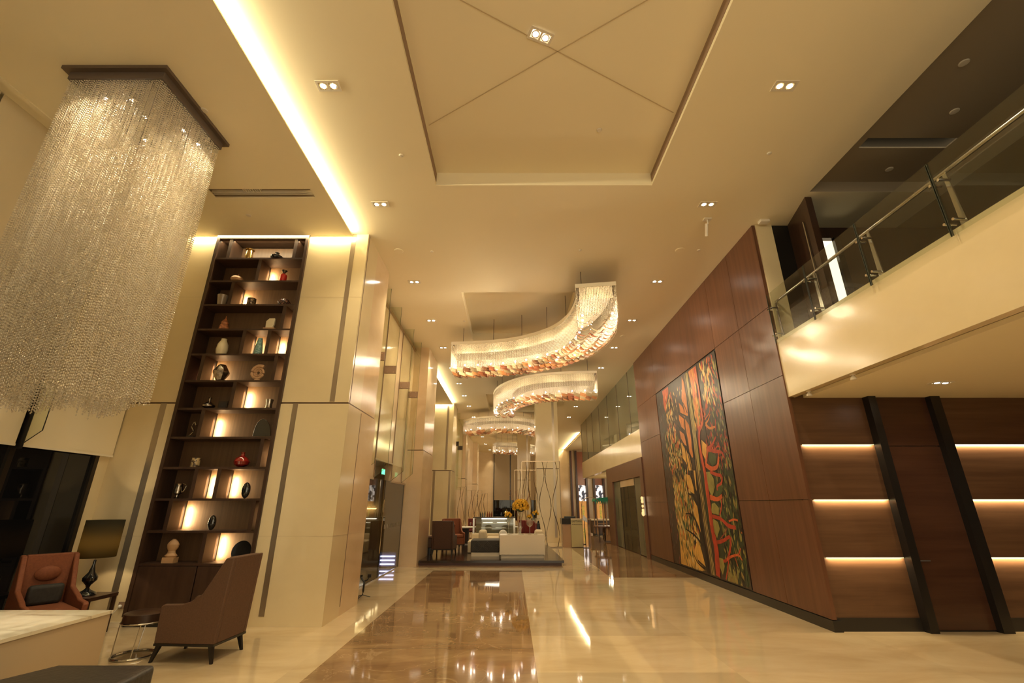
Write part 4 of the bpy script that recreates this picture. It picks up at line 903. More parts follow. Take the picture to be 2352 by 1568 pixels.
    # black tree
    stroke([(445, 395), (465, 700), (492, 950), (520, 1150), (548, 1400), (575, 1560), (595, 250, 1), (615, 500, 1), (655, 800, 1), (695, 1000, 1), (725, 1260, 1)], 1.6, 5.2, 'k')
    for q, a, b in (([(495, 940), (420, 900), (362, 868)], 2, 1.1), ([(470, 880), (430, 780), (370, 690)], 1.4, .8), ([(520, 1480), (470, 1280), (430, 1120), (350, 1020)], 2, 1), ([(585, 300, 1), (530, 120, 1), (510, 1500), (455, 1300), (395, 1200)], 2.2, 1),
                    ([(600, 420, 1), (540, 300, 1), (480, 260, 1), (450, 20, 1)], 2.4, 1), ([(655, 840, 1), (590, 640, 1), (520, 530, 1), (450, 520, 1)], 2.6, 1), ([(690, 1190, 1), (600, 1110, 1), (550, 1010, 1)], 2, .8), ([(660, 900, 1), (560, 780, 1), (450, 700, 1)], 2.6, .9), ([(690, 700, 1), (640, 450, 1), (590, 60, 1)], 1.8, 1)): stroke(q, a, b, 'k')
    # pale banded trunk
    trunk = [(448, 385), (482, 620), (522, 900), (562, 1200), (600, 1560), (652, 350, 1), (692, 650, 1), (742, 950, 1), (792, 1300, 1)]
    stroke(trunk, 1.9, 3.1, 'ol'); off = lambda d: [(q[0]+d, *q[1:]) for q in trunk]
    for d, col in ((-16, 'cr'), (-6, 'dk'), (3, 'cr'), (10, 'k'), (17, 'cr')): stroke(off(d), .55 if col == 'cr' else .22, .8 if col == 'cr' else .3, col)
    # orange and red tree
    stroke([(500, 350), (530, 560), (575, 800), (610, 1050)], 2.2, 3, 'o'); stroke([(515, 345), (545, 560), (560, 700)], .8, .9, 'ro')
    stroke([(562, 300), (600, 560), (640, 850), (655, 980), (620, 1080)], 1.6, 2.6, 'ro'); stroke([(600, 900), (620, 960), (610, 1040)], 1.6, 1.2, 'yg')
    stroke([(620, 1040), (612, 1200), (640, 1400), (675, 1560), (700, 150, 1), (735, 420, 1), (770, 700, 1), (820, 950, 1), (850, 1330, 1)], 2.8, 5.6, 'r')
    stroke([(612, 1100), (625, 1300), (665, 1520), (690, 200, 1), (750, 650, 1)], 1.0, 1.0, 'ro')
    for q, a, b, c2 in (([(672, 930), (700, 740), (725, 580)], 1.4, .6, 'ro'), ([(680, 960), (735, 880), (745, 800)], 1, .6, 'ro'), ([(690, 1010), (725, 960), (745, 890)], 1.5, .7, 'o'), ([(690, 1015), (740, 1060), (805, 1045)], 2, 1.2, 'o'), ([(715, 1310), (770, 1260), (812, 1165)], 2.2, 1.2, 'r'), ([(700, 1310), (790, 1335), (880, 1350), (912, 1410)], 2.6, 1.4, 'r'), ([(800, 1330), (830, 1280), (870, 1290)], 1.2, .8, 'r'),
                     ([(690, 1500), (760, 1545), (830, 1520), (850, 1400)], 3, 1.8, 'ro'), ([(720, 1310), (705, 1400), (690, 1500)], 2.2, 2.2, 'ro'), ([(745, 15, 1), (820, 50, 1), (885, 70, 1), (880, 150, 1), (830, 190, 1), (835, 240, 1)], 2, 1.4, 'r'), ([(745, 320, 1), (830, 345, 1), (890, 305, 1)], 3, 2, 'ro'),
                     ([(885, 350, 1), (880, 450, 1), (860, 540, 1)], 1.2, 1, 'r'), ([(755, 545, 1), (870, 580, 1), (960, 660, 1), (1055, 690, 1)], 2, 2, 'r'), ([(970, 610, 1), (1030, 590, 1), (1080, 600, 1)], 1, 1, 'ro'), ([(800, 870, 1), (900, 845, 1), (985, 800, 1), (985, 950, 1), (950, 1070, 1), (905, 1090, 1)], 2, 1.4, 'r'), ([(870, 820, 1), (930, 740, 1), (960, 670, 1)], 1, .8, 'pk'),
                     ([(950, 1070, 1), (1010, 1030, 1), (1090, 1020, 1), (1132, 1080, 1)], 1.4, 1, 'ro'), ([(1085, 1020, 1), (1112, 935, 1)], 1, .8, 'ro'), ([(970, 1080, 1), (955, 1200, 1), (940, 1330, 1)], 1.2, 1, 'r'), ([(1040, 1030, 1), (1080, 1150, 1)], .8, .6, 'r'), ([(1130, 760, 1), (1150, 740, 1)], 1.2, 1, 'ro')): stroke(q, a, b, c2)
    me = bpy.data.meshes.new('painted_image'); o0 = t.location
    me.from_pydata([(x-o0.x, y-o0.y, z-o0.z) for x, y, z in V], [], F)
    keys = list(cols)
    for k in keys:
        c2 = tuple(min(.9, v*1.05) for v in cols[k]); m = mat('paint_' + k, c2, .38, noise=(tuple(v*.6 for v in c2), (9, 9, 5), 4, .35, .7)); me.materials.append(m)
    for pl, k in zip(me.polygons, CI): pl.material_index = keys.index(k)
    o = bpy.data.objects.new('painted_image', me); C.objects.link(o); o.parent = t
M['mural_base'] = mat('mural_ground', (.035, .025, .02), .4, noise=((.07, .035, .02), (6, 6, 3), 4, .4, .7))
mural()
# plinth-side thin pale line at the wall foot
# wall sconce
M['sconce'] = mat('crystal_amber', (.75, .45, .22), .08, coat=1, emit=(1, .6, .25), es=.5)
t = thing('wall_sconce', 'slim crystal wall sconce glowing on the wood wall beside the lift lobby', 'wall lamp', (3.97, 14.6, 1.2))
MB().box(3.97, 4.0, 14.55, 14.65, 1.2, 1.72).build('back_plate', 'chrome', t)
for z, r_ in ((1.24, .05), (1.33, .035), (1.45, .03), (1.58, .035), (1.67, .04)): MB().ball((3.94, 14.6, z), r_, 10, 8, (1, 1, 1.5)).build('crystal', 'sconce', t)

# ============================================================ BALUSTRADE
M['edge'] = mat('dark_glass_edge', (.03, .035, .025), .3)
def balustrade():
    zs, zt = 3.80, 4.60; X = BX-.035
    ys = [6.53, 5.57, 4.57, 3.58, 2.55, 1.5]
    for k in range(len(ys)-1):
        t = thing('glass_balustrade_panel', f'clear glass balustrade panel, {("first", "second", "third", "fourth", "fifth")[k]} from the mural wall on the balcony edge', 'balustrade panel', (X, ys[k], zs), 'balcony glass panels')
        MB().box(X-.006, X+.006, ys[k+1]+.006, ys[k]-.006, zs, zt).build('pane', 'glass_clear', t)
        MB().box(X-.007, X+.007, ys[k]-.012, ys[k]-.006, zs, zt).build('edge', 'edge', t); MB().box(X-.007, X+.007, ys[k+1]+.006, ys[k+1]+.010, zs, zt).build('edge', 'edge', t)
    r = thing('handrail', 'long round steel handrail running behind the balcony glass', 'handrail', (4.15, 4, 4.5))
    MB().tube([(4.15, 6.53, 4.50), (4.15, 1.5, 4.50)], .020, 12).build('rail', 'steel', r, smooth=True)
    for k, y in enumerate(ys[:-1]):
        t = thing('balustrade_post', f'flat steel balustrade post, {("first", "second", "third", "fourth", "fifth")[k]} from the mural wall', 'post', (4.12, y, 3.87), 'balcony posts')
        MB().prism([(y-.02, 3.66), (y-.10, 3.66), (y-.055, 4.46), (y-.02, 4.46)], 'x', 4.11, 4.122).build('post', 'steel', t)
        for z in (3.94, 4.37):
            for dy in (-.045, .045): MB().tube([(X-.012, y+dy-.02, z), (4.115, y+dy-.02, z)], .014, 10).build('clamp', 'chrome', t)
        MB().tube([(4.116, y-.03, 4.44), (4.15, y-.03, 4.50)], .008, 8).build('bracket', 'chrome', t)
balustrade()

# ============================================================ FURNITURE
def leg_taper(mb, x, y, h, dx, dy, s0=.022, s1=.012):
    mb.add([(x+dx-s1, y+dy-s1, 0), (x+dx+s1, y+dy-s1, 0), (x+dx+s1, y+dy+s1, 0), (x+dx-s1, y+dy+s1, 0), (x-s0, y-s0, h), (x+s0, y-s0, h), (x+s0, y+s0, h), (x-s0, y+s0, h)], [(0,3,2,1),(4,5,6,7),(0,1,5,4),(1,2,6,5),(2,3,7,6),(3,0,4,7)]); return mb
def armchair(name, lab, fab, w=.56, dep=.60, h=.97, group=None, headrest=False, pillow=False, seatfab=None):
    """front faces +x; origin at floor centre"""
    t = thing(name, lab, 'armchair', (0, 0, 0), group); hw = w/2; x0, x1 = -dep/2, dep/2
    prof = [(x1, .17), (x1+.01, .50), (x1-.02, .52), (x1-.22, .525), (x1-.30, .55), (x0+.21, .62), (x0+.13, .76), (x0+.02, h-.01), (x0-.07, h), (x0-.02, .17)]
    for s_ in (-1, 1):
        MB().prism(prof, 'y', s_*hw-.025*(1+s_), s_*hw+.025*(1-s_)).build('arm', fab, t, bev=.012)
    MB().prism([(x0-.02, .17), (x0-.07, h), (x0+.02, h), (x0+.09, .45), (x0+.09, .17)], 'y', -hw+.05, hw-.05).build('backrest', fab, t, bev=.012)
    MB().box(x0+.05, x1, -hw+.05, hw-.05, .17, .36).build('seat_base', fab, t)
    MB().box(x0+.10, x1+.01, -hw+.055, hw-.055, .36, .46).build('seat_cushion', seatfab or fab, t, bev=.025)
    MB().box(x0-.02, x1, -hw, hw, .15, .172).build('base_frame', 'black', t)
    for sx_ in (x0+.03, x1-.04):
        for sy_ in (-1, 1):
            leg_taper(MB(), sx_, sy_*(hw-.04), .16, .05 if sx_ > 0 else -.045, sy_*.015).build('leg', 'black', t)
    if headrest: MB().ball((x0+.07, 0, h-.20), .10, 14, 10, (.5, 1.15, .8)).build('headrest', seatfab or fab, t, smooth=True)
    if pillow: MB().box(x0+.15, x0+.25, -.15, .15, .46, .66).build('cushion', 'char_fabric', t, bev=.035)
    return t
a = armchair('armchair', 'high-backed brown armchair seen from behind in front of the bookcase', 'brown_fabric', w=.53, dep=.62, h=.97)
a.location = (-3.31, 5.62, 0); a.rotation_euler = (0, 0, R(176))
b_ = armchair('armchair', 'burnt orange armchair with a headrest cushion and dark pillow by the left window', 'orange_fabric', w=.50, dep=.84, h=.96, headrest=True, pillow=True)
b_.location = (-5.02, 5.58, 0); b_.rotation_euler = (0, 0, R(-36))
# round side table
t = thing('side_table', 'small round dark wood side table on a steel ring base beside the brown armchair', 'side table', (-3.95, 5.62, 0))
MB().lathe([(.19, .31), (.20, .315), (.20, .405), (.19, .41)], (-3.95, 5.62, 0), 32).build('tabletop', 'wood_dark', t, smooth=True)
MB().tube([(-3.95+.205*math.cos(a_*math.pi/16), 5.62+.205*math.sin(a_*math.pi/16), .325) for a_ in range(32)], .008, 6, True).build('ring', 'steel', t)
MB().tube([(-3.97+.19*math.cos(a_*math.pi/16), 5.60+.19*math.sin(a_*math.pi/16), .012) for a_ in range(32)], .012, 6, True).build('base_ring', 'steel', t)
for k in range(4):
    q = k*math.pi/2+.5; MB().tube([(-3.97+.19*math.cos(q), 5.60+.19*math.sin(q), .015), (-3.95+.205*math.cos(q), 5.62+.205*math.sin(q), .325)], .006, 6).build('leg', 'steel', t)
# lamp with its stand table
t = thing('lamp_table', 'low dark side table behind the orange armchair, under the lamp', 'side table', (-5.28, 6.42, 0))
MB().box(-5.50, -5.06, 6.16, 6.60, .40, .44).build('tabletop', 'wood_dark', t)
for x in (-5.48, -5.10):
    for y in (6.18, 6.56): MB().box(x, x+.03, y, y+.03, 0, .40).build('leg', 'wood_dark', t)
lx, ly = -5.28, 6.36
t = thing('table_lamp', 'black table lamp with a dark drum shade and turned base in the left corner', 'lamp', (lx, ly, .44))
MB().lathe([(.10, 0), (.105, .01), (.09, .035), (.04, .06), (.018, .085), (.028, .115), (.075, .165), (.078, .20), (.035, .26), (.016, .34), (.014, .40)], (lx, ly, .44), 24).build('base', 'glossblack', t, smooth=True)
MB().tube([(lx, ly, .83), (lx, ly, .95)], .006).build('stem', 'brass', t)
def shade_mat():
    m = beadmat('dark_lampshade_cloth', (.05, .045, .03), (.22, .17, .08), .0); return m
M['shade'] = shade_mat()
o = MB().lathe([(.20, 0), (.20, .44)], (lx, ly, .87), 40, cap=False).build('shade', 'shade', t, smooth=True); sm = o.modifiers.new('thick', 'SOLIDIFY'); sm.thickness = .004
MB().ball((lx, ly, 1.0), .022, 12, 8).build('bulb', 'bulb_soft', t)
light('table_lamp_bulb', 'POINT', (lx, ly, 1.02), 6, (1, .72, .40), rad=.03)
t = thing('wall_socket', 'small double socket with a white plug low on the wall beside the bookcase', 'socket', (-5.14, FY, .24))
MB().box(-5.18, -5.10, FY-.008, FY, .21, .29).build('plate', 'slot', t); MB().ball((-5.145, FY-.02, .24), .022, 10, 8).build('plug', 'paper', t)
MB().tube(spline([(-5.15, FY-.03, .23), (-5.22, 6.75, .14), (-5.35, 6.72, .12)], 10), .004, 6).build('cable', 'paper', t)
# pale stone console at lower left
t = thing('console_block', 'cream stone-topped low block table at the lower left', 'table', (-4.3, 4.0, 0))
MB().box(-5.7, -3.62, 2.2, 4.69, 0, .575).build('body', 'cream_fabric', t).data.materials[0] = mat('cream_lacquer_side', (.48, .37, .23), .35)
MB().box(-5.71, -3.61, 2.19, 4.70, .575, .60).build('tabletop', 'stone_top', t)
t = thing('pouffe', 'black leather pouffe at the bottom left edge', 'pouffe', (-3.1, 3.3, 0))
MB().prism([(-3.55, 2.6), (-2.47, 2.6), (-2.60, 3.93), (-3.31, 3.93), (-3.58, 3.3)], 'z', .08, .40).build('seat', 'leather', t, bev=.03); MB().box(-3.4, -2.7, 2.8, 3.7, 0, .08).build('plinth', 'black', t)
# camera gimbal on its little tripod
gx, gy = -2.56, 8.8
t = thing('gimbal_stabiliser', 'small black hand-held camera stabiliser standing on a mini tripod by the entrance', 'camera gimbal', (gx, gy, 0))
for q in (.3, 2.6, 4.4): MB().tube([(gx, gy, .04), (gx+.13*math.cos(q), gy+.13*math.sin(q), .006)], .006, 6).build('leg', 'black', t)
MB().tube([(gx, gy, .04), (gx+.005, gy, .10), (gx+.01, gy, .24)], [.014, .018, .016], 10).build('grip', 'black', t, smooth=True)
MB().tube([(gx+.01, gy, .24), (gx-.03, gy, .28), (gx-.06, gy, .33)], .016, 8).build('arm', 'black', t); MB().tube([(gx+.01, gy, .25), (gx+.06, gy, .27), (gx+.09, gy, .32)], .010, 8).build('arm', 'black', t)
MB().box(gx-.09, gx-.03, gy-.02, gy+.02, .32, .35).build('motor', 'black', t); MB().box(gx+.06, gx+.12, gy-.02, gy+.02, .31, .36).rotz(0).build('phone_clamp', 'black', t)
# exit sign and entrance lamp
M['exit'] = emis('exit_green', (.12, 1, .38), .9)
t = thing('exit_sign', 'small glowing green exit sign above the entrance glass', 'exit sign', (-2.93, 10.75, 2.15))
MB().box(-2.95, -2.93, 10.60, 10.90, 2.13, 2.27).build('housing', 'black', t); MB().tube([(-2.94, 10.75, 2.27), (-2.94, 10.75, 2.41)], .008).build('hanger', 'black', t); MB().box(-2.93, -2.925, 10.62, 10.88, 2.145, 2.255).build('face', 'exit', t)
M['blue'] = emis('blue_white_tube', (.50, .55, 1), 5)
t = thing('insect_light', 'low blue-white tube light unit glowing behind the entrance glass', 'light', (-3.5, 12.7, 0))
MB().box(-3.36, -2.94, 12.72, 12.86, .03, .36).build('housing', mat('blue_grey_housing', (.2, .22, .35), .3), t)
for z in (.08, .17, .26): MB().tube([(-3.33, 12.70, z), (-2.97, 12.70, z)], .016, 8).build('tube_lamp', 'blue', t)
t = thing('vestibule_light', 'thin bright line lamp behind the entrance glass', 'light', (-4.2, 12.6, 1.4))
MB().box(-4.6, -3.6, 12.78, 12.86, 1.38, 1.41).build('lamp', 'led2', t)

# ---- lounge platform
t = thing('platform', 'dark polished low timber platform carrying the lounge', 'platform', (-1, 15.5, 0))
MB().prism([(-2.43, 13.1), (1.36, 13.1), (1.30, 18.1), (.30, 18.1), (.30, 19.6), (-5.8, 19.6), (-5.8, 14.52), (-2.43, 14.52)], 'z', .065, .12).build('deck', 'platform', t); MB().prism([(-2.43, 13.16), (1.30, 13.16), (1.24, 18.0), (.24, 18.0), (.24, 19.5), (-5.8, 19.5), (-5.8, 14.52), (-2.43, 14.52)], 'z', 0, .065).build('riser', 'maroon', t).data.materials[0] = mat('red_brown_riser', (.10, .03, .018), .4)
PZ = .12
t = thing('planter_counter', 'cream box counter carrying glass flower vases at the front of the platform', 'counter', (.26, 13.95, PZ))
MB().box(-.34, .90, 13.62, 14.4, PZ+.09, .70).build('body', 'white', t); MB().box(-.30, .87, 13.66, 14.38, PZ, PZ+.08).build('plinth', 'white', t)
M['flower'] = mat('yellow_petals', (.88, .60, .07), .7, noise=((.74, .44, .04), (30, 30, 30), 2, .4, .6)); M['leafg'] = mat('dark_leaves', (.03, .05, .015), .6); M['rust'] = mat('rust_flower', (.25, .06, .02), .7)
def blossom(c, r, m, par, nm='blossom'):
    """one pompon flower: layered petals around a dome"""
    mb = MB(); rnd = random.Random(int(c[0]*999+c[2]*777)); 
    mb.ball(c, r*.62, 8, 6)
    for k in range(14):
        th = rnd.uniform(0, 6.28); ph = rnd.uniform(-.3, 1.3); d = Vector((math.cos(th)*math.cos(ph), math.sin(th)*math.cos(ph), math.sin(ph))); s_ = d.cross(Vector((0, 0, 1)));
        if s_.length < .01: s_ = Vector((1, 0, 0))
        s_.normalize(); p0 = Vector(c)+d*r*.3; p1 = Vector(c)+d*r; q = (p0+p1)/2
        mb.add([p0, q+s_*r*.32, p1, q-s_*r*.32], [(0, 1, 2, 3)])
    return mb.build(nm, m, par)
def bouquet(name, lab, x, y, vase_prof, cz, rad, n, small=None, fr=.045):
    t = thing(name, lab, 'flower vase', (x, y, .70), 'flower vases on the cream counter')
    MB().lathe(vase_prof, (x, y, .70), 20).build('vase', 'glass_vase', t, smooth=True)
    f_ = MB().ball((x, y, cz), rad*.74, 14, 10, (1, 1, .85)).build('foliage', 'leafg', t)
    rnd = random.Random(int(abs(x)*100)+3)
    for k in range(n):
        z_ = 1-(k+rnd.uniform(0, 1))/n*1.35; a_ = k*2.39996+rnd.uniform(-.25, .25); r_ = math.sqrt(max(0, 1-z_*z_)); m = 'flower' if rnd.random() > .06 or not small else 'rust'
        blossom((x+rad*r_*math.cos(a_), y+rad*r_*math.sin(a_), cz+rad*.85*z_), fr*rnd.uniform(.85, 1.15), m, t)
    return t
tall = [(.09, 0), (.09, .01), (.015, .03), (.02, .14), (.05, .18), (.02, .22), (.018, .40), (.07, .56), (.08, .60)]
bouquet('tall_flower_vase', 'tallest glass vase with a large dome of yellow chrysanthemums', .25, 13.95, tall, 1.43, .215, 92, True, .060)
gob = [(.055, 0), (.055, .008), (.008, .015), (.008, .24), (.03, .27), (.11, .42), (.105, .43)]
bouquet('goblet_flower_vase', 'wide goblet vase with yellow flowers at the left end of the counter', -.10, 13.85, gob, 1.20, .085, 12, False)
bouquet('round_flower_vase', 'round bowl vase with one yellow flower head, right of the tall bouquet', .50, 13.82, [(.05, 0), (.05, .008), (.012, .015), (.012, .20), (.08, .25), (.10, .32), (.07, .39)], 1.16, .06, 7, False)
bouquet('slender_flower_vase', 'martini-shaped vase with yellow flowers at the right end of the counter', .68, 14.0, [(.05, 0), (.05, .008), (.006, .015), (.006, .28), (.12, .42), (.12, .425)], 1.25, .075, 9, False)
t = thing('twig_arrangement', 'thin reddish twigs fanned out behind the tall bouquet', 'twigs', (.22, 14.32, .70))
mb = MB(); rnd = random.Random(2)
MB().lathe([(.04, 0), (.05, .3)], (.22, 14.32, .70), 14, cap=False).build('vase', 'glass_vase', t)
for k in range(12): a_ = rnd.uniform(-.3, .3); mb.tube([(.22, 14.32, .75), (.22+a_*.5, 14.32+rnd.uniform(-.05, .05), 1.45), (.22+a_*1.1, 14.34, 1.75+rnd.uniform(0, .25))], .0035, 4)
mb.build('twigs', 'rust', t)
# patterned ottoman and cream sofa behind
t = thing('ottoman', 'charcoal patterned ottoman on a pale plinth, left of the cream counter', 'ottoman', (-.75, 14.6, PZ))
MB().box(-1.17, -.36, 14.1, 14.9, PZ+.10, .54).build('seat', 'pattern', t, bev=.02); MB().box(-1.15, -.36, 14.12, 14.88, PZ, PZ+.10).build('plinth', 'white', t)
mb = MB()
for cx_ in (-.97, -.70, -.43):
    for s_ in (1, .6, .3):
        if cx_+.13*s_ > -.37 and s_ == 1: continue
        mb.tube([(cx_-.12*s_, 14.094, .38), (cx_, 14.094, .38+.13*s_), (cx_+.12*s_, 14.094, .38), (cx_, 14.094, .38-.13*s_)], .007, 4, True)
mb.build('woven_pattern', mat('damask_thread', (.11, .10, .085), .6), t)
t = thing('sofa', 'low cream sofa facing away behind the patterned ottoman', 'sofa', (-.3, 15.5, PZ))
MB().box(-1.35, .95, 15.05, 15.8, PZ, .45).build('base', 'cream_fabric', t, bev=.03); MB().box(-1.3, -.42, 15.82, 15.98, PZ, .62).build('backrest', 'cream_fabric', t, bev=.03); MB().box(-.78, -.40, 15.06, 15.6, .45, .56).build('seat_cushion', 'cream_fabric', t, bev=.04)
MB().box(-1.02, -.78, 15.0, 15.5, .45, .76).build('bolster', 'cream_fabric', t, bev=.07); MB().box(.70, .96, 15.0, 15.5, .45, .76).build('bolster', 'cream_fabric', t, bev=.07)
o = MB().ball((-.28, 15.3, .63), .13, 12, 8, (1, .5, 1)).build('throw_pillow', 'paper', smooth=True); tag(o, 'pale white throw pillow standing on the cream sofa', 'pillow')
# pastry display case
t = thing('display_case', 'glass pastry display case with two lit shelves behind the sofa', 'display case', (-.6, 17.2, PZ))
MB().box(-1.35, .10, 17.05, 17.7, PZ, .50).build('base', 'steel', t).data.materials[0] = mat('grey_case_base', (.42, .36, .27), .4)
MB().box(-1.35, .10, 17.0, 17.01, .50, 1.05).box(-1.35, -1.34, 17.0, 17.7, .5, 1.05).box(.09, .10, 17.0, 17.7, .5, 1.05).build('glass_front', 'glass_clear', t)
MB().box(-1.36, .11, 16.99, 17.71, 1.05, 1.08).build('top', 'dark_metal', t); MB().box(-1.36, -1.30, 16.99, 17.02, .5, 1.05).box(.05, .11, 16.99, 17.02, .5, 1.05).build('corner_post', 'steel', t)
MB().box(-1.3, .05, 17.66, 17.69, .5, 1.05).build('rear_panel', 'cream_fabric', t)
M['led3'] = emis('white_tube', (1, .85, .75), 2.5)
MB().box(-1.06, -.18, 17.04, 17.07, 1.015, 1.045).build('light_tube', 'led3', t)
light('case_light', 'AREA', (-.6, 17.1, 1.0), 1.2, (1, .85, .65), (0, 0, 0), 1.0, .04)
for z in (.70, .87): MB().box(-1.3, .05, 17.1, 17.6, z, z+.012).build('glass_shelf', 'glass_vase', t)
for k, (x, z) in enumerate(((-.9, .712), (-.4, .712), (-.85, .882), (-.35, .882))):
    tag(MB().box(x-.18, x+.18, 17.15, 17.4, z, z+.025).build('serving_tray', 'paper', bev=.008), f'white tray on the {("lower", "upper")[k//2]} shelf of the display case, {("left", "right")[k%2]} side', 'tray', 'trays in the display case')
for k, x in enumerate((-1.05, -.80, -.20)):
    t2 = thing('dome_cloche' if k == 2 else 'glass_bottle_set', ('dark bottle group at the left end of the display case top', 'copper bottle group on the display case top', 'small brass cloche on the display case top')[k], 'cloche' if k == 2 else 'bottles', (x, 17.3, 1.08))
    if k == 2: MB().lathe([(.10, .12), (.09, .15), (.04, .20), (.01, .21), (.01, .25)], (x, 17.3, 1.08), 18).build('dome', 'gold', t2, smooth=True); MB().lathe([(.03, 0), (.008, .02), (.008, .11), (.11, .12)], (x, 17.3, 1.08), 16).build('stand', 'gold', t2)
    else:
        for j in range(3): MB().lathe([(.025, 0), (.025, .10), (.010, .14), (.010, .18)], (x-.07+.07*j, 17.3, 1.08), 10).build('bottle', 'rust' if k else 'glossblack', t2)
# lounge chairs and tables at the left of the platform
c1 = armchair('armchair', 'dark brown armchair seen from behind at the left of the platform', 'dkbrown_fabric', w=.62, dep=.6, h=.93)
c1.location = (-1.98, 14.55, PZ); c1.rotation_euler = (0, 0, R(86))
c2 = armchair('armchair', 'orange armchair with a cushion behind the dark brown armchair on the platform', 'orange_fabric', w=.62, dep=.62, h=.93, headrest=True)
c2.location = (-1.92, 16.2, PZ); c2.rotation_euler = (0, 0, R(-70))
t = thing('banquette', 'dark brown low bench end beside the pillar on the platform', 'bench', (-2.7, 14.6, PZ))
MB().box(-3.4, -2.36, 14.6, 15.1, .30, .58).build('seat', 'dkbrown_fabric', t, bev=.02); MB().box(-3.4, -2.36, 14.58, 15.12, .58, .62).build('ledge', 'wood', t)
MB().box(-3.3, -2.4, 14.65, 15.0, PZ, .30).build('plinth', 'black', t)
def dining(x, y, lab):
    t = thing('dining_table', lab, 'table', (x, y, PZ)); MB().lathe([(.42, .56), (.43, .57), (.43, .59), (.42, .60)], (x, y, PZ), 28).build('tabletop', 'paper', t)
    MB().box(x-.12, x+.12, y-.12, y+.12, PZ+.03, PZ+.56).build('pedestal', 'wood_dark', t); MB().box(x-.2, x+.2, y-.2, y+.2, PZ, PZ+.03).build('base', 'steel', t); return t
dining(-1.72, 18.3, 'round white-topped dining table left of the display case')
dining(-.2, 18.5, 'round white-topped table half hidden behind the flower vases')
for k, (x, y) in enumerate(((-1.9, 18.2), (-1.72, 18.15), (-1.55, 18.25), (-.1, 18.4))):
    t2 = thing('wine_glass', ('left wine glass on the round table beside the display case', 'middle wine glass on the round table beside the display case', 'right wine glass on the round table beside the display case', 'wine glass on the table behind the flower vases')[k], 'glass', (x, y, PZ+.60), 'wine glasses')
    MB().lathe([(.03, 0), (.004, .005), (.004, .07), (.03, .10), (.032, .15)], (x, y, PZ+.60), 12, cap=False).build('bowl', 'glass_vase', t2)
def dchair(x, y, rz, lab):
    t = thing('dining_chair', lab, 'chair', (0, 0, 0), 'maroon dining chairs')
    MB().box(-.22, .22, -.22, .22, .38, .46).build('seat', 'maroon', t, bev=.02); MB().box(-.22, -.16, -.22, .22, .46, .86).build('backrest', 'maroon', t, bev=.02)
    for sx_ in (-.18, .18):
        for sy_ in (-.18, .18): MB().box(sx_-.015, sx_+.015, sy_-.015, sy_+.015, 0, .38).build('leg', 'black', t)
    t.location = (x, y, PZ); t.rotation_euler = (0, 0, rz)
dchair(-2.4, 18.5, 0, 'maroon chair to the left of the round table'); dchair(-1.5, 19.0, R(-90), 'maroon chair behind the round table beside the display case')
dchair(.45, 17.3, R(90), 'maroon chair just right of the display case'); dchair(.55, 16.5, R(-120), 'maroon chair nearest the wavy metal screen'); dchair(-.2, 19.15, R(-90), 'maroon chair behind the display case')
t = thing('easel_stand', 'black folded easel stand leaning behind the right-hand flower vase', 'easel', (.95, 17.6, PZ))
MB().tube([(.85, 17.5, PZ), (.93, 17.55, .95)], .02, 6).build('leg', 'black', t); MB().tube([(1.10, 17.5, PZ), (.95, 17.55, .95)], .02, 6).build('leg', 'black', t); MB().box(.78, 1.0, 17.55, 17.58, .3, .85).build('board', 'black', t)

# ---- wavy metal screens
def wave_screen(name, lab, x0, x1, y, z0, z1, seeds, m='dark_metal', fr=.022):
    t = thing(name, lab, 'screen', ((x0+x1)/2, y, z0))
    MB().box(x0, x1, y-fr, y+fr, z1-fr*1.6, z1).build('top_rail', 'brass', t); MB().box(x0, x0+fr, y-fr, y+fr, z0, z1).build('post', 'brass', t); MB().box(x1-fr, x1, y-fr, y+fr, z0, z1).build('post', m, t)
    MB().box(x0, x1, y-fr*1.5, y+fr*1.5, z0, z0+.03).build('base_rail', m, t)
    for k, (a, ph, amp) in enumerate(seeds):
        xx = x0 + (x1-x0)*a; pts = [(xx + amp*math.sin(ph + 9.0*(z1-z)/(z1-z0)) , y, z) for z in [z0+(z1-z0)*i/30 for i in range(31)]]
        MB().tube(pts, [.006+.009*abs(math.sin(i*.3+k)) for i in range(31)], 6).build('wave_bar', m, t, smooth=True)
    return t
M['screen_metal'] = mat('aged_bronze_bar', (.22, .16, .10), .3, metal=.8)
wave_screen('wavy_screen', 'tall wavy metal bar screen in front of the large column', .36, 1.86, 18.3, 0, 3.1, [(.10, .3, .06), (.22, 2.5, .07), (.36, 3.4, .09), (.52, .2, .10), (.68, 3.0, .10), (.86, 3.3, -.11)], 'screen_metal')
wave_screen('wavy_screen', 'second wavy metal screen farther back, left of the large column', .10, 1.2, 21.0, 0, 2.95, [(.2, .3, .06), (.4, 1.5, .08), (.6, 3.0, .06), (.85, .5, .07)], 'screen_metal', .015)
wave_screen('wavy_screen', 'wavy metal screen standing against the third pillar on the left', -2.55, -2.08, 21.9, 0, 2.26, [(.3, .5, .05), (.7, 2.5, .06)], 'screen_metal', .015)
wave_screen('wavy_screen', 'middle wavy metal screen among the three at the far left', -2.15, -1.45, 23.2, 0, 2.15, [(.2, .5, .06), (.45, 2.0, .06), (.75, 3.2, .06)], 'screen_metal', .012)
wave_screen('wavy_screen', 'wavy metal screen nearest the far blinds, right of the other far-left ones', -1.72, -1.12, 22.0, 0, 1.98, [(.15, .5, .07), (.5, 1.8, .07), (.8, 3.0, .07)], 'screen_metal', .012)
# lit blind edge by pillar three, its light painted as emission
tag(box(-3.64, -3.55, 20.76, 20.79, .12, 1.83).build('lit_blind_edge', emis('painted_blind_glow', (1, .8, .45), .35)), 'tall thin lit blind edge, painted as a glow, at the left of the third pillar', 'blind edge')

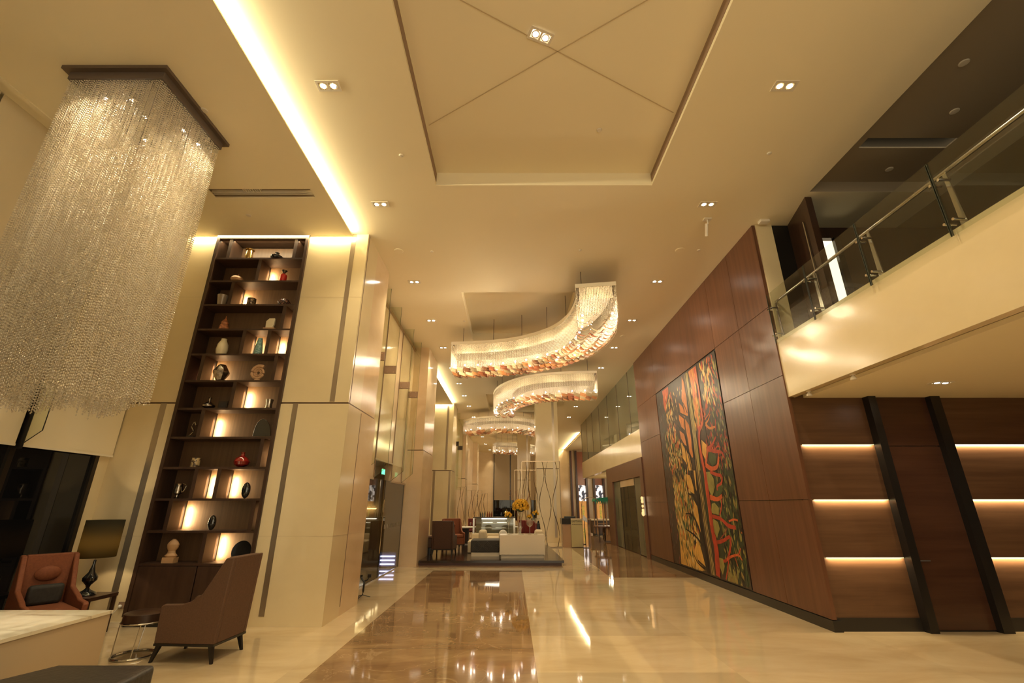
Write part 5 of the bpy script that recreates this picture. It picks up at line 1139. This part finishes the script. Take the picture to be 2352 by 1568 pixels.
# ---- lectern and sign
t = thing('lectern', 'host lectern with wood front and black top at the restaurant entrance', 'lectern', (2.25, 18.5, 0))
MB().box(1.90, 2.66, 18.45, 18.95, 0, .80).build('body', 'tan', t).data.materials[0] = mat('light_wood_veneer', (.42, .25, .12), .3); MB().box(1.88, 2.24, 18.43, 18.97, .80, 1.0).build('shelf_top', 'char_fabric', t)
MB().box(2.0, 2.42, 18.6, 18.8, 1.0, 1.07).build('screen_hood', 'black', t)
t = thing('name_board', 'pale glass board with the restaurant name standing before the lectern', 'sign', (2.42, 18.4, 0))
MB().box(2.21, 2.64, 18.38, 18.42, .02, .96).build('board', mat('pale_green_board', (.52, .46, .24), .12), t); MB().box(2.21, 2.64, 18.375, 18.425, .96, 1.0).build('cap', 'brass', t)
def text(s_, size, loc, m, par, name='lettering'):
    cu = bpy.data.curves.new(name, 'FONT'); cu.body = s_; cu.size = size; cu.extrude = .002; cu.align_x = 'CENTER'; o = bpy.data.objects.new(name, cu); C.objects.link(o); cu.materials.append(M[m]); o.parent = par
    bpy.context.view_layer.update(); me = bpy.data.meshes.new_from_object(o.evaluated_get(bpy.context.evaluated_depsgraph_get())); bpy.data.objects.remove(o)
    o = bpy.data.objects.new(name, me); C.objects.link(o); o.parent = par
    o.location = Vector(loc) - wloc(par); o.rotation_euler = (R(90), 0, 0); return o
M['ink'] = mat('dark_brown_ink', (.06, .035, .015), .5)
text('SAPTAMI', .098, (2.425, 18.376, .865), 'ink', t)
mb = MB(); xx = 2.25
for wd in (.03, .012, .05, .022, .045, .02, .05, .02, .04): mb.box(xx, xx+wd, 18.376, 18.379, .785, .80); xx += wd+.011
mb.build('small_lettering', 'ink', t)
t = thing('sign_stand', 'thin black pole stand with a small angled board by the lectern', 'sign stand', (2.72, 18.2, 0))
MB().box(2.60, 2.82, 18.1, 18.3, 0, .015).build('base', 'black', t); MB().tube([(2.71, 18.2, .01), (2.69, 18.2, .95)], .012, 8).build('pole', 'black', t)
MB().prism([(2.62, .96), (2.80, .86), (2.80, 1.0), (2.66, 1.14)], 'y', 18.19, 18.21).build('board', 'steel', t)
t = thing('arc_lamp', 'slim arching bronze floor lamp behind the lectern', 'lamp', (2.84, 19.8, 0))
MB().tube(spline([(2.84, 19.8, .02), (2.85, 19.8, 1.45), (2.95, 19.8, 1.68), (3.18, 19.8, 1.78), (3.42, 19.8, 1.72), (3.6, 19.8, 1.58)], 30), .014, 8).build('pole', 'brass', t, smooth=True); MB().lathe([(.12, 0), (.12, .02)], (2.84, 19.8, 0), 20).build('base', 'black', t)
MB().lathe([(.015, .03), (.05, -.03)], (3.6, 19.8, 1.56), 14).build('lamp_shade', 'brass', t)
# street-food cart with green awning
M['awning'] = mat('green_awning_cloth', (.02, .22, .13), .7)
t = thing('food_cart', 'wooden food cart with a green fringed awning and spoked wheel inside the restaurant', 'cart', (4.0, 21.2, 0))
MB().prism([(3.55, 1.62), (3.60, 1.75), (4.25, 1.80), (4.28, 1.66)], 'y', 20.7, 21.5).build('awning', 'awning', t)
mb = MB()
for k in range(9): mb.add([(3.55+k*.081, 20.69, 1.65), (3.63+k*.081, 20.69, 1.65), (3.59+k*.081, 20.69, 1.48)], [(0, 1, 2)])
o = mb.build('fringe', 'awning', t)
for x in (3.62, 4.02):
    for y in (20.75, 21.45): MB().box(x-.02, x+.02, y-.02, y+.02, .3, 1.64).build('post', 'tan', t)
for z in (.72, .88): MB().box(3.62, 4.02, 20.73, 20.77, z, z+.02).build('rung', 'tan', t)
MB().box(3.55, 4.35, 20.7, 21.5, .58, .63).build('cart_top', 'wood', t)
MB().box(3.98, 4.6, 20.9, 21.5, .06, .56).build('cart_body', 'tan', t)
w0 = MB().tube([(3.93, 21.0+.30*math.cos(k*math.pi/12), .32+.30*math.sin(k*math.pi/12)) for k in range(24)], .018, 6, True).build('wheel', 'black', t)
mb = MB()
for k in range(6): a_ = k*math.pi/6; mb.tube([(3.93, 21.0-.3*math.cos(a_), .32-.3*math.sin(a_)), (3.93, 21.0+.3*math.cos(a_), .32+.3*math.sin(a_))], .008, 5)
mb.build('spokes', 'black', w0)
MB().box(3.66, 3.70, 20.72, 20.76, 0, .58).build('leg', 'wood_dark', t)
